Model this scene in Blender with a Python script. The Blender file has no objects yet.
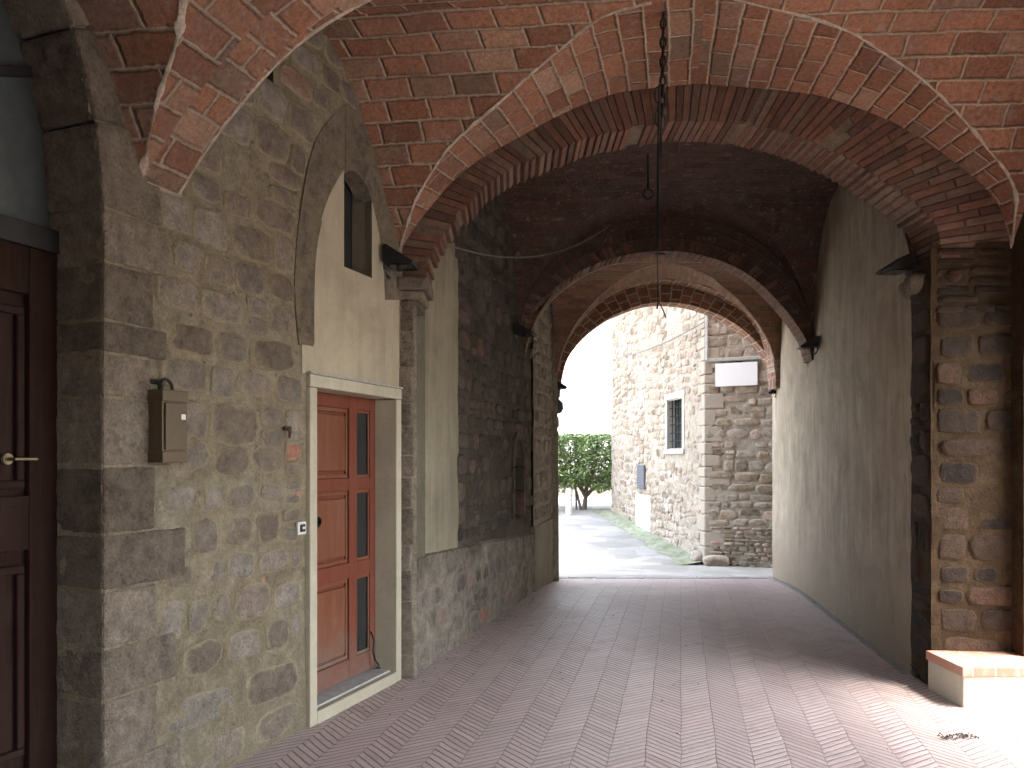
import bpy, math, random
from mathutils import Vector, noise
random.seed(7)
R = math.radians
sc = bpy.context.scene
COL = sc.collection
CZ, HV, UC, F = 1.6, 460.0, 512.0, 800.0      # eye height, horizon row, centre column, focal length in pixels

# ------------------------------------------------------------------ node helpers
class NT:
    def __init__(s, name):
        s.m = bpy.data.materials.new(name); s.m.use_nodes = True
        s.t = s.m.node_tree; s.t.nodes.clear()
        s.out = s.t.nodes.new('ShaderNodeOutputMaterial')
        s.b = s.t.nodes.new('ShaderNodeBsdfPrincipled')
        s.t.links.new(s.b.outputs[0], s.out.inputs[0])
    def put(s, sock, v):
        if v is None: return
        if isinstance(v, bpy.types.NodeSocket): s.t.links.new(v, sock)
        elif isinstance(v, (tuple, list)) and len(v) == 3 and sock.type == 'RGBA': sock.default_value = (*v, 1)
        else: sock.default_value = v
    def math(s, op, a, b=None, c=None, clamp=False):
        n = s.t.nodes.new('ShaderNodeMath'); n.operation = op; n.use_clamp = clamp
        for i, v in enumerate((a, b, c)):
            if v is not None: s.put(n.inputs[i], v)
        return n.outputs[0]
    def vmath(s, op, a, b=None, sc_=None):
        n = s.t.nodes.new('ShaderNodeVectorMath'); n.operation = op
        s.put(n.inputs[0], a)
        if b is not None: s.put(n.inputs[1], b)
        if sc_ is not None: s.put(n.inputs['Scale'], sc_)
        return n.outputs[0]
    def coord(s, kind='Object'):
        return s.t.nodes.new('ShaderNodeTexCoord').outputs[kind]
    def uv(s): return s.coord('UV')
    def mapping(s, v, scale=(1, 1, 1), rot=(0, 0, 0), loc=(0, 0, 0)):
        n = s.t.nodes.new('ShaderNodeMapping'); s.put(n.inputs[0], v)
        n.inputs['Scale'].default_value = scale; n.inputs['Rotation'].default_value = rot; n.inputs['Location'].default_value = loc
        return n.outputs[0]
    def noise(s, v, scale, detail=4, rough=.55, dist=0, col=False):
        n = s.t.nodes.new('ShaderNodeTexNoise'); s.put(n.inputs['Vector'], v)
        n.inputs['Scale'].default_value = scale; n.inputs['Detail'].default_value = detail
        n.inputs['Roughness'].default_value = rough; n.inputs['Distortion'].default_value = dist
        return n.outputs[1 if col else 0]
    def voro(s, v, scale, feature='F1', out=0):
        n = s.t.nodes.new('ShaderNodeTexVoronoi'); n.feature = feature; s.put(n.inputs['Vector'], v)
        n.inputs['Scale'].default_value = scale
        return n.outputs[out]
    def white(s, v):
        n = s.t.nodes.new('ShaderNodeTexWhiteNoise'); n.noise_dimensions = '3D'; s.put(n.inputs['Vector'], v)
        return n.outputs[0], n.outputs[1]
    def sep(s, v):
        n = s.t.nodes.new('ShaderNodeSeparateXYZ'); s.put(n.inputs[0], v); return n.outputs
    def comb(s, x, y, z=0.0):
        n = s.t.nodes.new('ShaderNodeCombineXYZ')
        for i, v in enumerate((x, y, z)): s.put(n.inputs[i], v)
        return n.outputs[0]
    def ramp(s, f, stops, interp='LINEAR'):
        n = s.t.nodes.new('ShaderNodeValToRGB'); s.put(n.inputs[0], f); r = n.color_ramp; r.interpolation = interp
        while len(r.elements) > 1: r.elements.remove(r.elements[-1])
        for i, (p, c) in enumerate(stops):
            e = r.elements[0] if i == 0 else r.elements.new(p)
            e.position = p; e.color = (*c, 1) if len(c) == 3 else c
        return n.outputs[0]
    def mapr(s, v, a, b, c=0.0, d=1.0, smooth=False):
        n = s.t.nodes.new('ShaderNodeMapRange'); s.put(n.inputs[0], v)
        if smooth: n.interpolation_type = 'SMOOTHSTEP'
        for i, q in enumerate((a, b, c, d)): s.put(n.inputs[i + 1], q)
        return n.outputs[0]
    def mix(s, f, a, b, mode='MIX'):
        n = s.t.nodes.new('ShaderNodeMix'); n.data_type = 'RGBA'; n.blend_type = mode
        s.put(n.inputs[0], f); s.put(n.inputs[6], a); s.put(n.inputs[7], b)
        return n.outputs[2]
    def attr(s, name):
        n = s.t.nodes.new('ShaderNodeAttribute'); n.attribute_name = name; return n.outputs
    def bump(s, h, strength=.5, dist=.01, nrm=None):
        n = s.t.nodes.new('ShaderNodeBump'); s.put(n.inputs['Height'], h)
        n.inputs['Strength'].default_value = strength; n.inputs['Distance'].default_value = dist
        if nrm is not None: s.put(n.inputs['Normal'], nrm)
        return n.outputs[0]
    def fin(s, col, rough=.9, normal=None, spec=.3, **kw):
        s.put(s.b.inputs['Base Color'], col); s.put(s.b.inputs['Roughness'], rough)
        s.b.inputs['Specular IOR Level'].default_value = spec
        if normal is not None: s.put(s.b.inputs['Normal'], normal)
        for k, v in kw.items(): s.put(s.b.inputs[k.replace('_', ' ')], v)
        return s.m

def brick_mat(name, w, h, mortar, stops, mcol, warp=.016, soot=.3, swap=False, mjit=.006, bumpd=.008, sootcol=(.09, .07, .06), lime=0.0):
    n = NT(name); uv = n.uv(); ob = n.coord()
    wv = n.vmath('SCALE', n.vmath('SUBTRACT', n.noise(uv, 2.3, 3, col=True), (.5, .5, .5)), sc_=warp * 2)
    wf = n.vmath('SCALE', n.vmath('SUBTRACT', n.noise(uv, 22, 3, col=True), (.5, .5, .5)), sc_=warp * .8)
    p = n.sep(n.vmath('ADD', n.vmath('ADD', uv, wv), wf))
    a, b = (p[1], p[0]) if swap else (p[0], p[1])
    r = n.math('DIVIDE', b, h); row = n.math('FLOOR', r); fr = n.math('SUBTRACT', r, row)
    rv, _ = n.white(n.comb(row, 3.3, 1.7))
    off = n.math('ADD', n.math('MULTIPLY', row, .5), n.math('MULTIPLY', rv, .3))
    c = n.math('ADD', n.math('DIVIDE', a, w), off); cl = n.math('FLOOR', c); fc = n.math('SUBTRACT', c, cl)
    rnd, rcol = n.white(n.comb(cl, row, .5))
    dx = n.math('MULTIPLY', n.math('MINIMUM', fc, n.math('SUBTRACT', 1.0, fc)), w)
    dy = n.math('MULTIPLY', n.math('MINIMUM', fr, n.math('SUBTRACT', 1.0, fr)), h)
    d = n.math('MINIMUM', dx, dy)
    d = n.math('ADD', d, n.math('MULTIPLY', n.math('SUBTRACT', n.noise(uv, 26, 4), .5), mjit * 2))
    mask = n.mapr(d, mortar * .5, mortar * .5 + .004, smooth=True)
    brk = n.ramp(rnd, stops)
    fine = n.noise(ob, 38, 6, .7)
    brk = n.mix(1.0, brk, n.mapr(fine, .25, .75, .5, 1.4), 'MULTIPLY')
    brk = n.mix(1.0, brk, n.mapr(n.noise(ob, 90, 4, .7), .3, .7, .75, 1.2), 'MULTIPLY')
    mid = n.noise(ob, 7, 5, .65)
    brk = n.mix(n.mapr(mid, .48, .68, 0, .6), brk, n.mix(.5, brk, (.17, .14, .12)))
    brk = n.mix(n.mapr(n.noise(ob, 13, 6, .75, .5), .56, .66, 0, .5), brk, (.34, .27, .22))
    col = n.mix(mask, n.mix(1.0, mcol, n.mapr(fine, .3, .7, .7, 1.15), 'MULTIPLY'), brk)
    big = n.noise(ob, .9, 5, .62, .4)
    col = n.mix(n.mapr(big, .45, .75, 0, soot), col, sootcol)
    if lime:
        lm = n.mapr(n.noise(ob, 3.1, 7, .75, .8), .6, .72, 0, lime)
        col = n.mix(lm, col, (.42, .37, .31))
    hgt = n.math('ADD', n.mapr(d, 0, mortar * .5 + .012), n.math('MULTIPLY', fine, .35))
    hgt = n.math('ADD', hgt, n.math('MULTIPLY', rnd, .25))
    return n.fin(col, .92, n.bump(hgt, .9, bumpd), .2)

def stone_mat(name, stops, tint=(.2, .17, .12), tintamt=.5, bumpd=.012, rough=.9, smear=None, amt=.5):
    n = NT(name); ob = n.coord(); t = n.attr('tone')
    r = n.sep(t[0])
    col = n.ramp(r[0], stops)
    f1 = n.noise(ob, 14, 8, .7); f2 = n.noise(ob, 70, 6, .7)
    col = n.mix(1.0, col, n.mapr(f1, .28, .72, .48, 1.5), 'MULTIPLY')
    col = n.mix(1.0, col, n.mapr(f2, .25, .75, .6, 1.4), 'MULTIPLY')
    col = n.mix(n.mapr(n.noise(ob, 5, 6, .7, .5), .45, .7, 0, tintamt), col, tint)
    pit = n.mapr(n.voro(ob, 55), 0, .35, 0, 1)
    if smear:
        sm = n.math('ADD', n.math('MULTIPLY', r[1], .55), n.math('ADD', n.math('MULTIPLY', n.noise(ob, 9, 7, .72), .9), n.math('MULTIPLY', n.noise(ob, 2.5, 4, .6), .5)))
        sm = n.mapr(sm, 1.10 - amt * .5, 1.30 - amt * .5)
        col = n.mix(n.math('MULTIPLY', sm, .92), col, n.mix(1.0, smear, n.mapr(f2, .25, .75, .78, 1.2), 'MULTIPLY'))
    h = n.math('ADD', n.math('MULTIPLY', f1, 1.2), n.math('ADD', n.math('MULTIPLY', f2, .5), n.math('MULTIPLY', pit, .25)))
    return n.fin(col, rough, n.bump(h, 1.0, bumpd), .25)

def mortar_mat(name, a, b, c, bumpd=.012, scale=1.6, low=None):
    n = NT(name); ob = n.coord()
    f0 = n.noise(ob, scale, 6, .65, .5); f1 = n.noise(ob, 11, 7, .7); f2 = n.noise(ob, 60, 6, .75)
    col = n.ramp(f0, [(.3, a), (.5, b), (.7, c)])
    col = n.mix(1.0, col, n.mapr(f1, .28, .72, .62, 1.35), 'MULTIPLY')
    col = n.mix(1.0, col, n.mapr(f2, .28, .72, .66, 1.3), 'MULTIPLY')
    if low:
        z = n.sep(ob)[2]
        g = n.math('ADD', z, n.math('MULTIPLY', n.math('SUBTRACT', f1, .5), 1.2))
        col = n.mix(n.mapr(g, .15, .9, low[1], 0), col, low[0])
    h = n.math('ADD', n.math('MULTIPLY', f1, 1.3), n.math('MULTIPLY', f2, .6))
    return n.fin(col, .94, n.bump(h, 1.0, bumpd), .15)

def plaster_mat(name, base, dirt, streak=.5, bumpd=.004, patches=None, lowdirt=.6):
    n = NT(name); ob = n.coord()
    st = n.math('ADD', n.math('MULTIPLY', n.noise(n.mapping(ob, (3.2, 3.2, .55)), 1.5, 8, .72, 1.4), .6), n.math('MULTIPLY', n.noise(ob, 1.1, 6, .7, 1.0), .4))
    f1 = n.noise(ob, 2.2, 7, .7, .5); f2 = n.noise(ob, 45, 6, .75)
    col = n.mix(n.mapr(st, .40, .62, 0, streak), base, dirt)
    col = n.mix(1.0, col, n.mapr(f1, .25, .75, .78, 1.14), 'MULTIPLY')
    col = n.mix(1.0, col, n.mapr(f2, .25, .75, .9, 1.08), 'MULTIPLY')
    z = n.sep(ob)[2]
    g = n.math('ADD', z, n.math('MULTIPLY', n.math('SUBTRACT', st, .5), 1.6))
    col = n.mix(n.mapr(g, .05, .75, lowdirt, 0), col, dirt)
    if patches:
        pm = n.mapr(n.noise(ob, 1.7, 8, .72, 1.0), .58, .62, 0, .8)
        col = n.mix(pm, col, patches)
    h = n.math('ADD', f1, n.math('MULTIPLY', f2, .4))
    return n.fin(col, .9, n.bump(h, .8, bumpd), .2)

def wood_mat(name, c1, c2, rough=.45, wear=.25, grain=(40, 40, 2.2)):
    n = NT(name); ob = n.coord()
    g = n.noise(n.mapping(ob, grain), 1.0, 7, .65, .6); f = n.noise(ob, 3.5, 6, .7)
    col = n.mix(n.mapr(g, .3, .7), c1, c2)
    col = n.mix(n.mapr(f, .5, .72, 0, wear), col, (.2, .12, .09))
    z = n.sep(ob)[2]; col = n.mix(n.mapr(n.math('ADD', z, n.math('MULTIPLY', n.math('SUBTRACT', f, .5), 1.2)), .1, .5, wear * 2, 0), col, (.17, .13, .10))
    return n.fin(col, n.mapr(f, .3, .7, rough - .1, rough + .2), n.bump(g, .7, .003), .25)

def plain(name, col, rough=.6, metal=0.0, var=.25, bumpd=.001, spec=.4):
    n = NT(name); ob = n.coord(); f = n.noise(ob, 18, 6, .7)
    c = n.mix(1.0, col, n.mapr(f, .25, .75, 1 - var, 1 + var), 'MULTIPLY')
    return n.fin(c, rough, n.bump(f, .6, bumpd), spec, Metallic=metal)

BR = [(0, (.19, .088, .052)), (.2, (.27, .120, .068)), (.42, (.345, .165, .098)), (.58, (.25, .112, .064)), (.72, (.30, .165, .108)), (.84, (.185, .115, .078)), (.93, (.36, .20, .125)), (1, (.40, .26, .18))]
BRD = [(0, (.21, .10, .068)), (.3, (.26, .13, .09)), (.6, (.30, .155, .11)), (.85, (.19, .12, .09)), (1, (.31, .19, .14))]
M = {}
M['vault'] = brick_mat('vault_brick', .285, .142, .011, BR, (.45, .355, .26), soot=.45, lime=.35, mjit=.009, bumpd=.02)
M['vault_far'] = brick_mat('vault_brick_shaded', .285, .142, .010, [(p, tuple(q * .36 for q in c)) for p, c in BRD], (.10, .078, .066), soot=.6, lime=.1)  # vault brick darkened in colour for the shade beyond the first arch
M['ringface'] = brick_mat('arch_core', .27, .064, .012, BRD, (.30, .23, .17), soot=.35, swap=True)
M['vault_mid'] = brick_mat('vault_brick_brown', .28, .075, .010, [(p, (c[0] * 1.15, c[1] * 1.15, c[2] * 1.0)) for p, c in BRD], (.26, .20, .14), soot=.5, lime=.2)
M['ring3'] = brick_mat('arch_brick_pale', .14, .14, .012, BR, (.5, .42, .33), soot=.2, swap=True, lime=.2)
M['lime'] = mortar_mat('lime_mortar', (.36, .29, .215), (.46, .385, .30), (.52, .44, .35), .012)
M['ringmortar'] = mortar_mat('arch_mortar', (.13, .095, .068), (.18, .135, .098), (.23, .18, .13), .01)

def ringbrick_mat():
    n = NT('arch_brick'); ob = n.coord(); r = n.sep(n.attr('tone')[0])
    col = n.ramp(r[0], [(0, (.11, .062, .046)), (.3, (.18, .09, .062)), (.55, (.23, .12, .082)), (.75, (.15, .098, .074)), (.9, (.20, .12, .085)), (1, (.21, .14, .10))])
    f1 = n.noise(ob, 16, 7, .7); f2 = n.noise(ob, 70, 6, .7)
    col = n.mix(1.0, col, n.mapr(f1, .25, .75, .62, 1.3), 'MULTIPLY')
    col = n.mix(1.0, col, n.mapr(f2, .25, .75, .78, 1.2), 'MULTIPLY')
    col = n.mix(n.mapr(n.noise(ob, 2.4, 6, .7, .6), .5, .68, 0, .3), col, (.13, .095, .068))
    return n.fin(col, .93, n.bump(n.math('ADD', f1, f2), .9, .008), .2)
M['ringbrick'] = ringbrick_mat()
M['ringbrick_lit'] = stone_mat('lit_arch_brick', [(0, (.22, .13, .09)), (.4, (.32, .19, .135)), (.7, (.38, .25, .18)), (1, (.42, .32, .24))], (.35, .29, .22), .5, .008)  # lighter arch brick, daylight at the exit put into the colour

M['mortarA'] = mortar_mat('yellow_lime_render', (.25, .202, .128), (.355, .296, .20), (.37, .322, .242), .04, 1.6, low=((.19, .16, .105), .4))
M['stoneA'] = stone_mat('wall_stone', [(0, (.14, .108, .08)), (.3, (.215, .172, .13)), (.55, (.18, .152, .124)), (.8, (.28, .24, .195)), (.97, (.21, .16, .125)), (1, (.4, .19, .13))], (.24, .205, .145), .45, .02, smear=(.325, .27, .175), amt=.5)
M['dressed'] = stone_mat('dressed_stone', [(0, (.15, .118, .088)), (.5, (.225, .182, .138)), (1, (.30, .245, .19))], (.30, .24, .17), .6, .04)
M['dressedA'] = stone_mat('weathered_voussoir', [(0, (.15, .12, .088)), (1, (.20, .165, .12))], (.225, .188, .122), .9, .02)
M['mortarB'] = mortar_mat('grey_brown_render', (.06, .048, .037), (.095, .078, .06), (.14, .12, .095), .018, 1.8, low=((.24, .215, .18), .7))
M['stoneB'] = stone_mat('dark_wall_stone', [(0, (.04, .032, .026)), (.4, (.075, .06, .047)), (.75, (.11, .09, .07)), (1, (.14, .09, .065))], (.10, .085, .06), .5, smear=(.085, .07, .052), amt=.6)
M['mortarL'] = mortar_mat('plinth_render', (.12, .098, .075), (.25, .215, .168), (.35, .31, .25), .03, 2.6)
M['mortarC'] = mortar_mat('pale_render', (.27, .23, .17), (.35, .31, .24), (.40, .36, .29), .016, 1.8)
M['stoneC'] = stone_mat('passage_stone', [(0, (.16, .13, .10)), (.5, (.25, .215, .17)), (1, (.34, .30, .25))], (.20, .17, .12), .5, smear=(.30, .265, .20), amt=.5)
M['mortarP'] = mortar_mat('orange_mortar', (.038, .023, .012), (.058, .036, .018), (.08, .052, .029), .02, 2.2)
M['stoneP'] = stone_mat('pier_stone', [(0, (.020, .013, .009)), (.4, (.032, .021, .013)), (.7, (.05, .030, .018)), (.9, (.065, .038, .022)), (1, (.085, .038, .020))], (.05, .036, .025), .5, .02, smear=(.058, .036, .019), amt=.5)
M['mortarH'] = mortar_mat('house_mortar', (.30, .25, .19), (.35, .30, .24), (.39, .345, .29), .02, .9)
M['stoneL'] = stone_mat('plinth_stone', [(0, (.11, .09, .072)), (.5, (.21, .175, .145)), (.85, (.29, .25, .205)), (1, (.30, .15, .10))], (.20, .165, .13), .5, .03, smear=(.27, .23, .18), amt=.75)
M['stoneH'] = stone_mat('house_stone', [(0, (.14, .10, .07)), (.3, (.25, .185, .125)), (.55, (.31, .245, .18)), (.85, (.25, .205, .16)), (.96, (.42, .31, .25)), (1, (.42, .27, .20))], (.46, .42, .36), .5, smear=(.35, .30, .24), amt=.5)
M['cream'] = plaster_mat('cream_plaster', (.46, .41, .30), (.30, .255, .175), .5, .006, lowdirt=0)
M['creamB'] = plaster_mat('stained_plaster', (.30, .265, .185), (.15, .13, .095), .6, .005, lowdirt=0)
M['frame'] = plaster_mat('painted_frame', (.50, .46, .35), (.32, .28, .20), .45, .004, lowdirt=.6)
M['plasterR'] = plaster_mat('grey_plaster', (.48, .395, .29), (.22, .17, .118), .75, .010, patches=(.31, .265, .20), lowdirt=.75)
M['sill'] = plain('grey_stone_sill', (.36, .35, .32), .8, var=.3, bumpd=.003)
M['redwood'] = wood_mat('red_brown_wood', (.125, .032, .017), (.185, .050, .026), .6, .25)
M['redrail'] = wood_mat('red_brown_moulding', (.14, .045, .022), (.20, .078, .042), .4, .5)
M['darkwood'] = wood_mat('dark_wood', (.012, .004, .0015), (.028, .009, .004), .75, .0)
M['glass'] = plain('dim_glass', (.022, .024, .024), .12, var=.15, spec=.8)
M['fanglass'] = plain('milky_glass', (.075, .085, .085), .3, var=.25, spec=.6)
M['iron'] = plain('black_iron', (.025, .023, .022), .6, .4)
M['rust'] = plain('rusty_iron', (.11, .065, .045), .8, .2, .4, .002)
M['lead'] = plain('grey_metal', (.11, .11, .11), .5, .5)
M['brownmetal'] = plain('brown_painted_metal', (.095, .066, .035), .5, .1, .15)
M['brass'] = plain('dull_brass', (.22, .17, .10), .5, .7)
M['white'] = plain('white_board', (.80, .80, .80), .5, var=.03)
M['plate'] = plain('pale_plate', (.62, .60, .55), .45, var=.05)
M['void'] = plain('unlit_depth', (.02, .018, .016), .95)  # near-black colour stands in for unlit depth in slit and niche
M['benchplaster'] = plaster_mat('white_bench_plaster', (.62, .58, .47), (.42, .38, .28), .3, .003, lowdirt=.3)
M['wire'] = plain('grey_cable', (.15, .135, .12), .7)
M['bark'] = plain('bark', (.13, .10, .08), .9, 0, .4, .01)
M['dryleaf'] = plain('dry_twigs', (.05, .04, .03), .9)

def benchtop():
    n = NT('bench_brick'); ob = n.coord(); s_ = n.sep(ob)
    r = n.math('DIVIDE', s_[0], .145); c = n.math('FLOOR', r); f = n.math('SUBTRACT', r, c)
    rnd, _ = n.white(n.comb(c, 2.0, 1.0))
    d = n.math('MULTIPLY', n.math('MINIMUM', f, n.math('SUBTRACT', 1.0, f)), .145)
    mk = n.mapr(n.math('ADD', d, n.math('MULTIPLY', n.math('SUBTRACT', n.noise(ob, 30), .5), .006)), .003, .007)
    col = n.mix(mk, (.5, .42, .34), n.ramp(rnd, [(0, (.36, .13, .08)), (.5, (.45, .20, .13)), (1, (.50, .27, .19))]))
    col = n.mix(n.mapr(n.noise(ob, 9, 6, .7), .5, .7, 0, .6), col, (.52, .44, .36))
    return n.fin(col, .8, n.bump(mk, .5, .004), .3)
M['benchtop'] = benchtop()

def floor_mat():
    n = NT('herringbone_brick'); ob = n.coord()
    p0 = n.mapping(ob, rot=(0, 0, R(11.9)))
    p0 = n.vmath('ADD', p0, n.vmath('SCALE', n.vmath('SUBTRACT', n.noise(ob, 3, 3, col=True), (.5, .5, .5)), sc_=.03))
    p = n.sep(p0); W, H = .19, .062
    c = n.math('DIVIDE', p[0], W); cl = n.math('FLOOR', c); fc = n.math('SUBTRACT', c, cl)
    sg = n.math('SUBTRACT', n.math('MULTIPLY', n.math('FLOORED_MODULO', cl, 2.0), 2.0), 1.0)
    v = n.math('ADD', p[1], n.math('MULTIPLY', sg, n.math('MULTIPLY', n.math('SUBTRACT', fc, .5), W * .95)))
    r = n.math('DIVIDE', v, H); row = n.math('FLOOR', r); fr = n.math('SUBTRACT', r, row)
    rnd, _ = n.white(n.comb(cl, row, .5)); crnd, _ = n.white(n.comb(cl, 7.0, .5))
    d = n.math('MINIMUM', n.math('MULTIPLY', n.math('MINIMUM', fr, n.math('SUBTRACT', 1.0, fr)), H * .7),
               n.math('ADD', n.math('MULTIPLY', n.math('MINIMUM', fc, n.math('SUBTRACT', 1.0, fc)), W), .0035))
    d = n.math('ADD', d, n.math('MULTIPLY', n.math('SUBTRACT', n.noise(ob, 40, 3), .5), .006))
    mk = n.mapr(d, .0025, .0075, smooth=True)
    col = n.ramp(rnd, [(0, (.32, .22, .19)), (.3, (.42, .30, .27)), (.6, (.48, .355, .32)), (.85, (.38, .30, .275)), (1, (.53, .42, .385))])
    f1 = n.noise(ob, 55, 6, .7); f0 = n.noise(n.mapping(ob, (1.6, .5, 1), rot=(0, 0, R(12))), .9, 6, .65, .3)
    col = n.mix(1.0, col, n.mapr(f1, .25, .75, .75, 1.2), 'MULTIPLY')
    col = n.mix(1.0, col, n.mapr(crnd, 0, 1, .86, 1.1), 'MULTIPLY')
    col = n.mix(n.mapr(f0, .3, .68, .2, .8), col, (.52, .43, .40))
    wv_ = n.noise(n.mapping(ob, (3, 3, 1)), 1.3, 7, .7, .8)
    col = n.mix(n.mapr(wv_, .55, .7, 0, .45), col, (.19, .145, .125))
    col = n.mix(n.mapr(n.voro(n.mapping(ob, (1, 1, 1)), 9), .0, .06, .8, 0), col, (.5, .46, .42))
    col = n.mix(mk, n.mix(f1, (.15, .11, .095), (.30, .235, .205)), col)
    h = n.math('ADD', mk, n.math('ADD', n.math('MULTIPLY', rnd, .5), n.math('MULTIPLY', f1, .4)))
    return n.fin(col, n.mapr(f0, .3, .7, .40, .6), n.bump(h, .9, .006), .45)
M['floor'] = floor_mat()

def slab_mat():
    n = NT('worn_stone_paving'); ob = n.coord()
    w = n.vmath('ADD', ob, n.vmath('SCALE', n.vmath('SUBTRACT', n.noise(ob, 2, 3, col=True), (.5, .5, .5)), sc_=.12))
    d = n.voro(n.mapping(w, (1.7, 2.6, 1)), 1.0, 'DISTANCE_TO_EDGE'); cc = n.voro(n.mapping(w, (1.7, 2.6, 1)), 1.0, 'F1', 1)
    g = n.sep(cc)[0]
    mk = n.mapr(d, .004, .03, .45, 1)
    col = n.ramp(g, [(0, (.20, .19, .175)), (.5, (.25, .24, .225)), (1, (.31, .30, .285))])
    f1 = n.noise(ob, 25, 7, .7); f0 = n.noise(ob, .8, 6, .65)
    col = n.mix(1.0, col, n.mapr(f1, .25, .75, .8, 1.15), 'MULTIPLY')
    col = n.mix(mk, (.22, .21, .17), col)
    col = n.mix(n.mapr(f0, .52, .66, 0, .5), col, (.17, .20, .12))
    return n.fin(col, .8, n.bump(n.math('ADD', n.math('MULTIPLY', mk, .7), f1), .8, .01), .3)
M['slab'] = slab_mat()
M['moss'] = mortar_mat('mossy_kerb', (.15, .17, .10), (.22, .235, .16), (.29, .29, .235), .015, 3)
M['earth'] = mortar_mat('gravel_ground', (.30, .27, .21), (.38, .34, .27), (.44, .40, .33), .02, .4)

def leaf_mat():
    n = NT('hedge_leaf'); r = n.sep(n.attr('tone')[0])
    col = n.ramp(r[0], [(0, (.06, .10, .035)), (.4, (.15, .215, .07)), (.8, (.24, .32, .12)), (.93, (.24, .27, .12)), (1, (.22, .13, .13))])
    m = n.fin(col, .5, None, .35)
    return m
M['leaf'] = leaf_mat()

# ------------------------------------------------------------------ mesh helpers
class MB:
    def __init__(s): s.v = []; s.f = []; s.uv = []; s.mi = []; s.t = []; s.sm = []
    def add(s, verts, faces, uvs=None, mi=0, tone=None, smooth=False):
        b = len(s.v); s.v += [tuple(v) for v in verts]
        tn = tone if tone is not None else (random.random(), random.random(), 0)
        s.t += list(tn) if isinstance(tn, list) else [tn] * len(verts)
        for k, f in enumerate(faces):
            s.f.append([b + i for i in f]); s.mi.append(mi); s.sm.append(smooth)
            s.uv.append([uvs[i] for i in f] if uvs else [(0, 0)] * len(f))
    def hexa(s, c, mi=0, tone=None):      # c: 8 corners, 4 bottom ring then 4 top ring
        s.add(c, [(0, 3, 2, 1), (4, 5, 6, 7), (0, 1, 5, 4), (1, 2, 6, 5), (2, 3, 7, 6), (3, 0, 4, 7)], None, mi, tone)
    def box(s, x0, x1, y0, y1, z0, z1, mi=0, tone=None):
        s.hexa([(x0, y0, z0), (x1, y0, z0), (x1, y1, z0), (x0, y1, z0), (x0, y0, z1), (x1, y0, z1), (x1, y1, z1), (x0, y1, z1)], mi, tone)
    def fbox(s, fr, a0, a1, z0, z1, d0, d1, mi=0, tone=None):     # box in a wall frame
        P = fr.pt
        s.hexa([P(a0, z0, d1), P(a1, z0, d1), P(a1, z0, d0), P(a0, z0, d0), P(a0, z1, d1), P(a1, z1, d1), P(a1, z1, d0), P(a0, z1, d0)], mi, tone)
    def prism(s, fr, poly, d0, d1, mi=0, tone=None):
        n = len(poly); vs = [fr.pt(a, z, d1) for a, z in poly] + [fr.pt(a, z, d0) for a, z in poly]
        fs = [tuple(range(n)), tuple(range(2 * n - 1, n - 1, -1))] + [(i, i + n, (i + 1) % n + n, (i + 1) % n) for i in range(n)]
        s.add(vs, fs, [(a, z) for a, z in poly] * 2, mi, tone)
    def tube(s, pts, r, n=8, mi=0, tone=None, cap=True):
        pts = [Vector(p) for p in pts]; rs = r if isinstance(r, (list, tuple)) else [r] * len(pts)
        vs = []; up = Vector((0, 0, 1))
        for i, p in enumerate(pts):
            d = (pts[min(i + 1, len(pts) - 1)] - pts[max(i - 1, 0)])
            d = d.normalized() if d.length > 1e-9 else up
            a = d.cross(up if abs(d.z) < .95 else Vector((1, 0, 0))).normalized(); b = d.cross(a)
            for k in range(n):
                t = 2 * math.pi * k / n; vs.append(p + a * math.cos(t) * rs[i] + b * math.sin(t) * rs[i])
        fs = [(i * n + k, i * n + (k + 1) % n, (i + 1) * n + (k + 1) % n, (i + 1) * n + k) for i in range(len(pts) - 1) for k in range(n)]
        if cap: fs += [tuple(range(n)), tuple(range((len(pts) - 1) * n + n - 1, (len(pts) - 1) * n - 1, -1))]
        s.add(vs, fs, None, mi, tone, True)
    def build(s, name, mats, parent=None, bevel=0, loc=None, rough=0):
        off = Vector(parent.matrix_world.translation) if parent else Vector(loc or (0, 0, 0))
        if parent:
            off = Vector((0, 0, 0)); p = parent
            while p: off += p.location; p = p.parent
        me = bpy.data.meshes.new(name)
        me.from_pydata([(v[0] - off.x, v[1] - off.y, v[2] - off.z) for v in s.v], [], s.f)
        mats = mats if isinstance(mats, (list, tuple)) else [mats]
        for m in mats: me.materials.append(m)
        me.polygons.foreach_set('material_index', s.mi); me.polygons.foreach_set('use_smooth', s.sm)
        ul = me.uv_layers.new(name='UVMap'); ul.data.foreach_set('uv', [c for f in s.uv for q in f for c in q])
        ca = me.color_attributes.new('tone', 'FLOAT_COLOR', 'POINT')
        ca.data.foreach_set('color', [c for t in s.t for c in (*t, 1.0)])
        me.update()
        o = bpy.data.objects.new(name, me); COL.objects.link(o)
        if parent: o.parent = parent
        else: o.location = off
        if bevel:
            b = o.modifiers.new('bevel', 'BEVEL'); b.width = bevel; b.segments = 2; b.limit_method = 'ANGLE'; b.angle_limit = R(40)
        if rough:
            q = o.modifiers.new('sub', 'SUBSURF'); q.subdivision_type = 'SIMPLE'; q.levels = q.render_levels = 4
            tx = bpy.data.textures.new('chipped', 'CLOUDS'); tx.noise_scale = .09; tx.noise_depth = 5
            q = o.modifiers.new('chip', 'DISPLACE'); q.texture = tx; q.strength = rough; q.mid_level = .5; q.texture_coords = 'GLOBAL'
            for pl in me.polygons: pl.use_smooth = True
        return o

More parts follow.
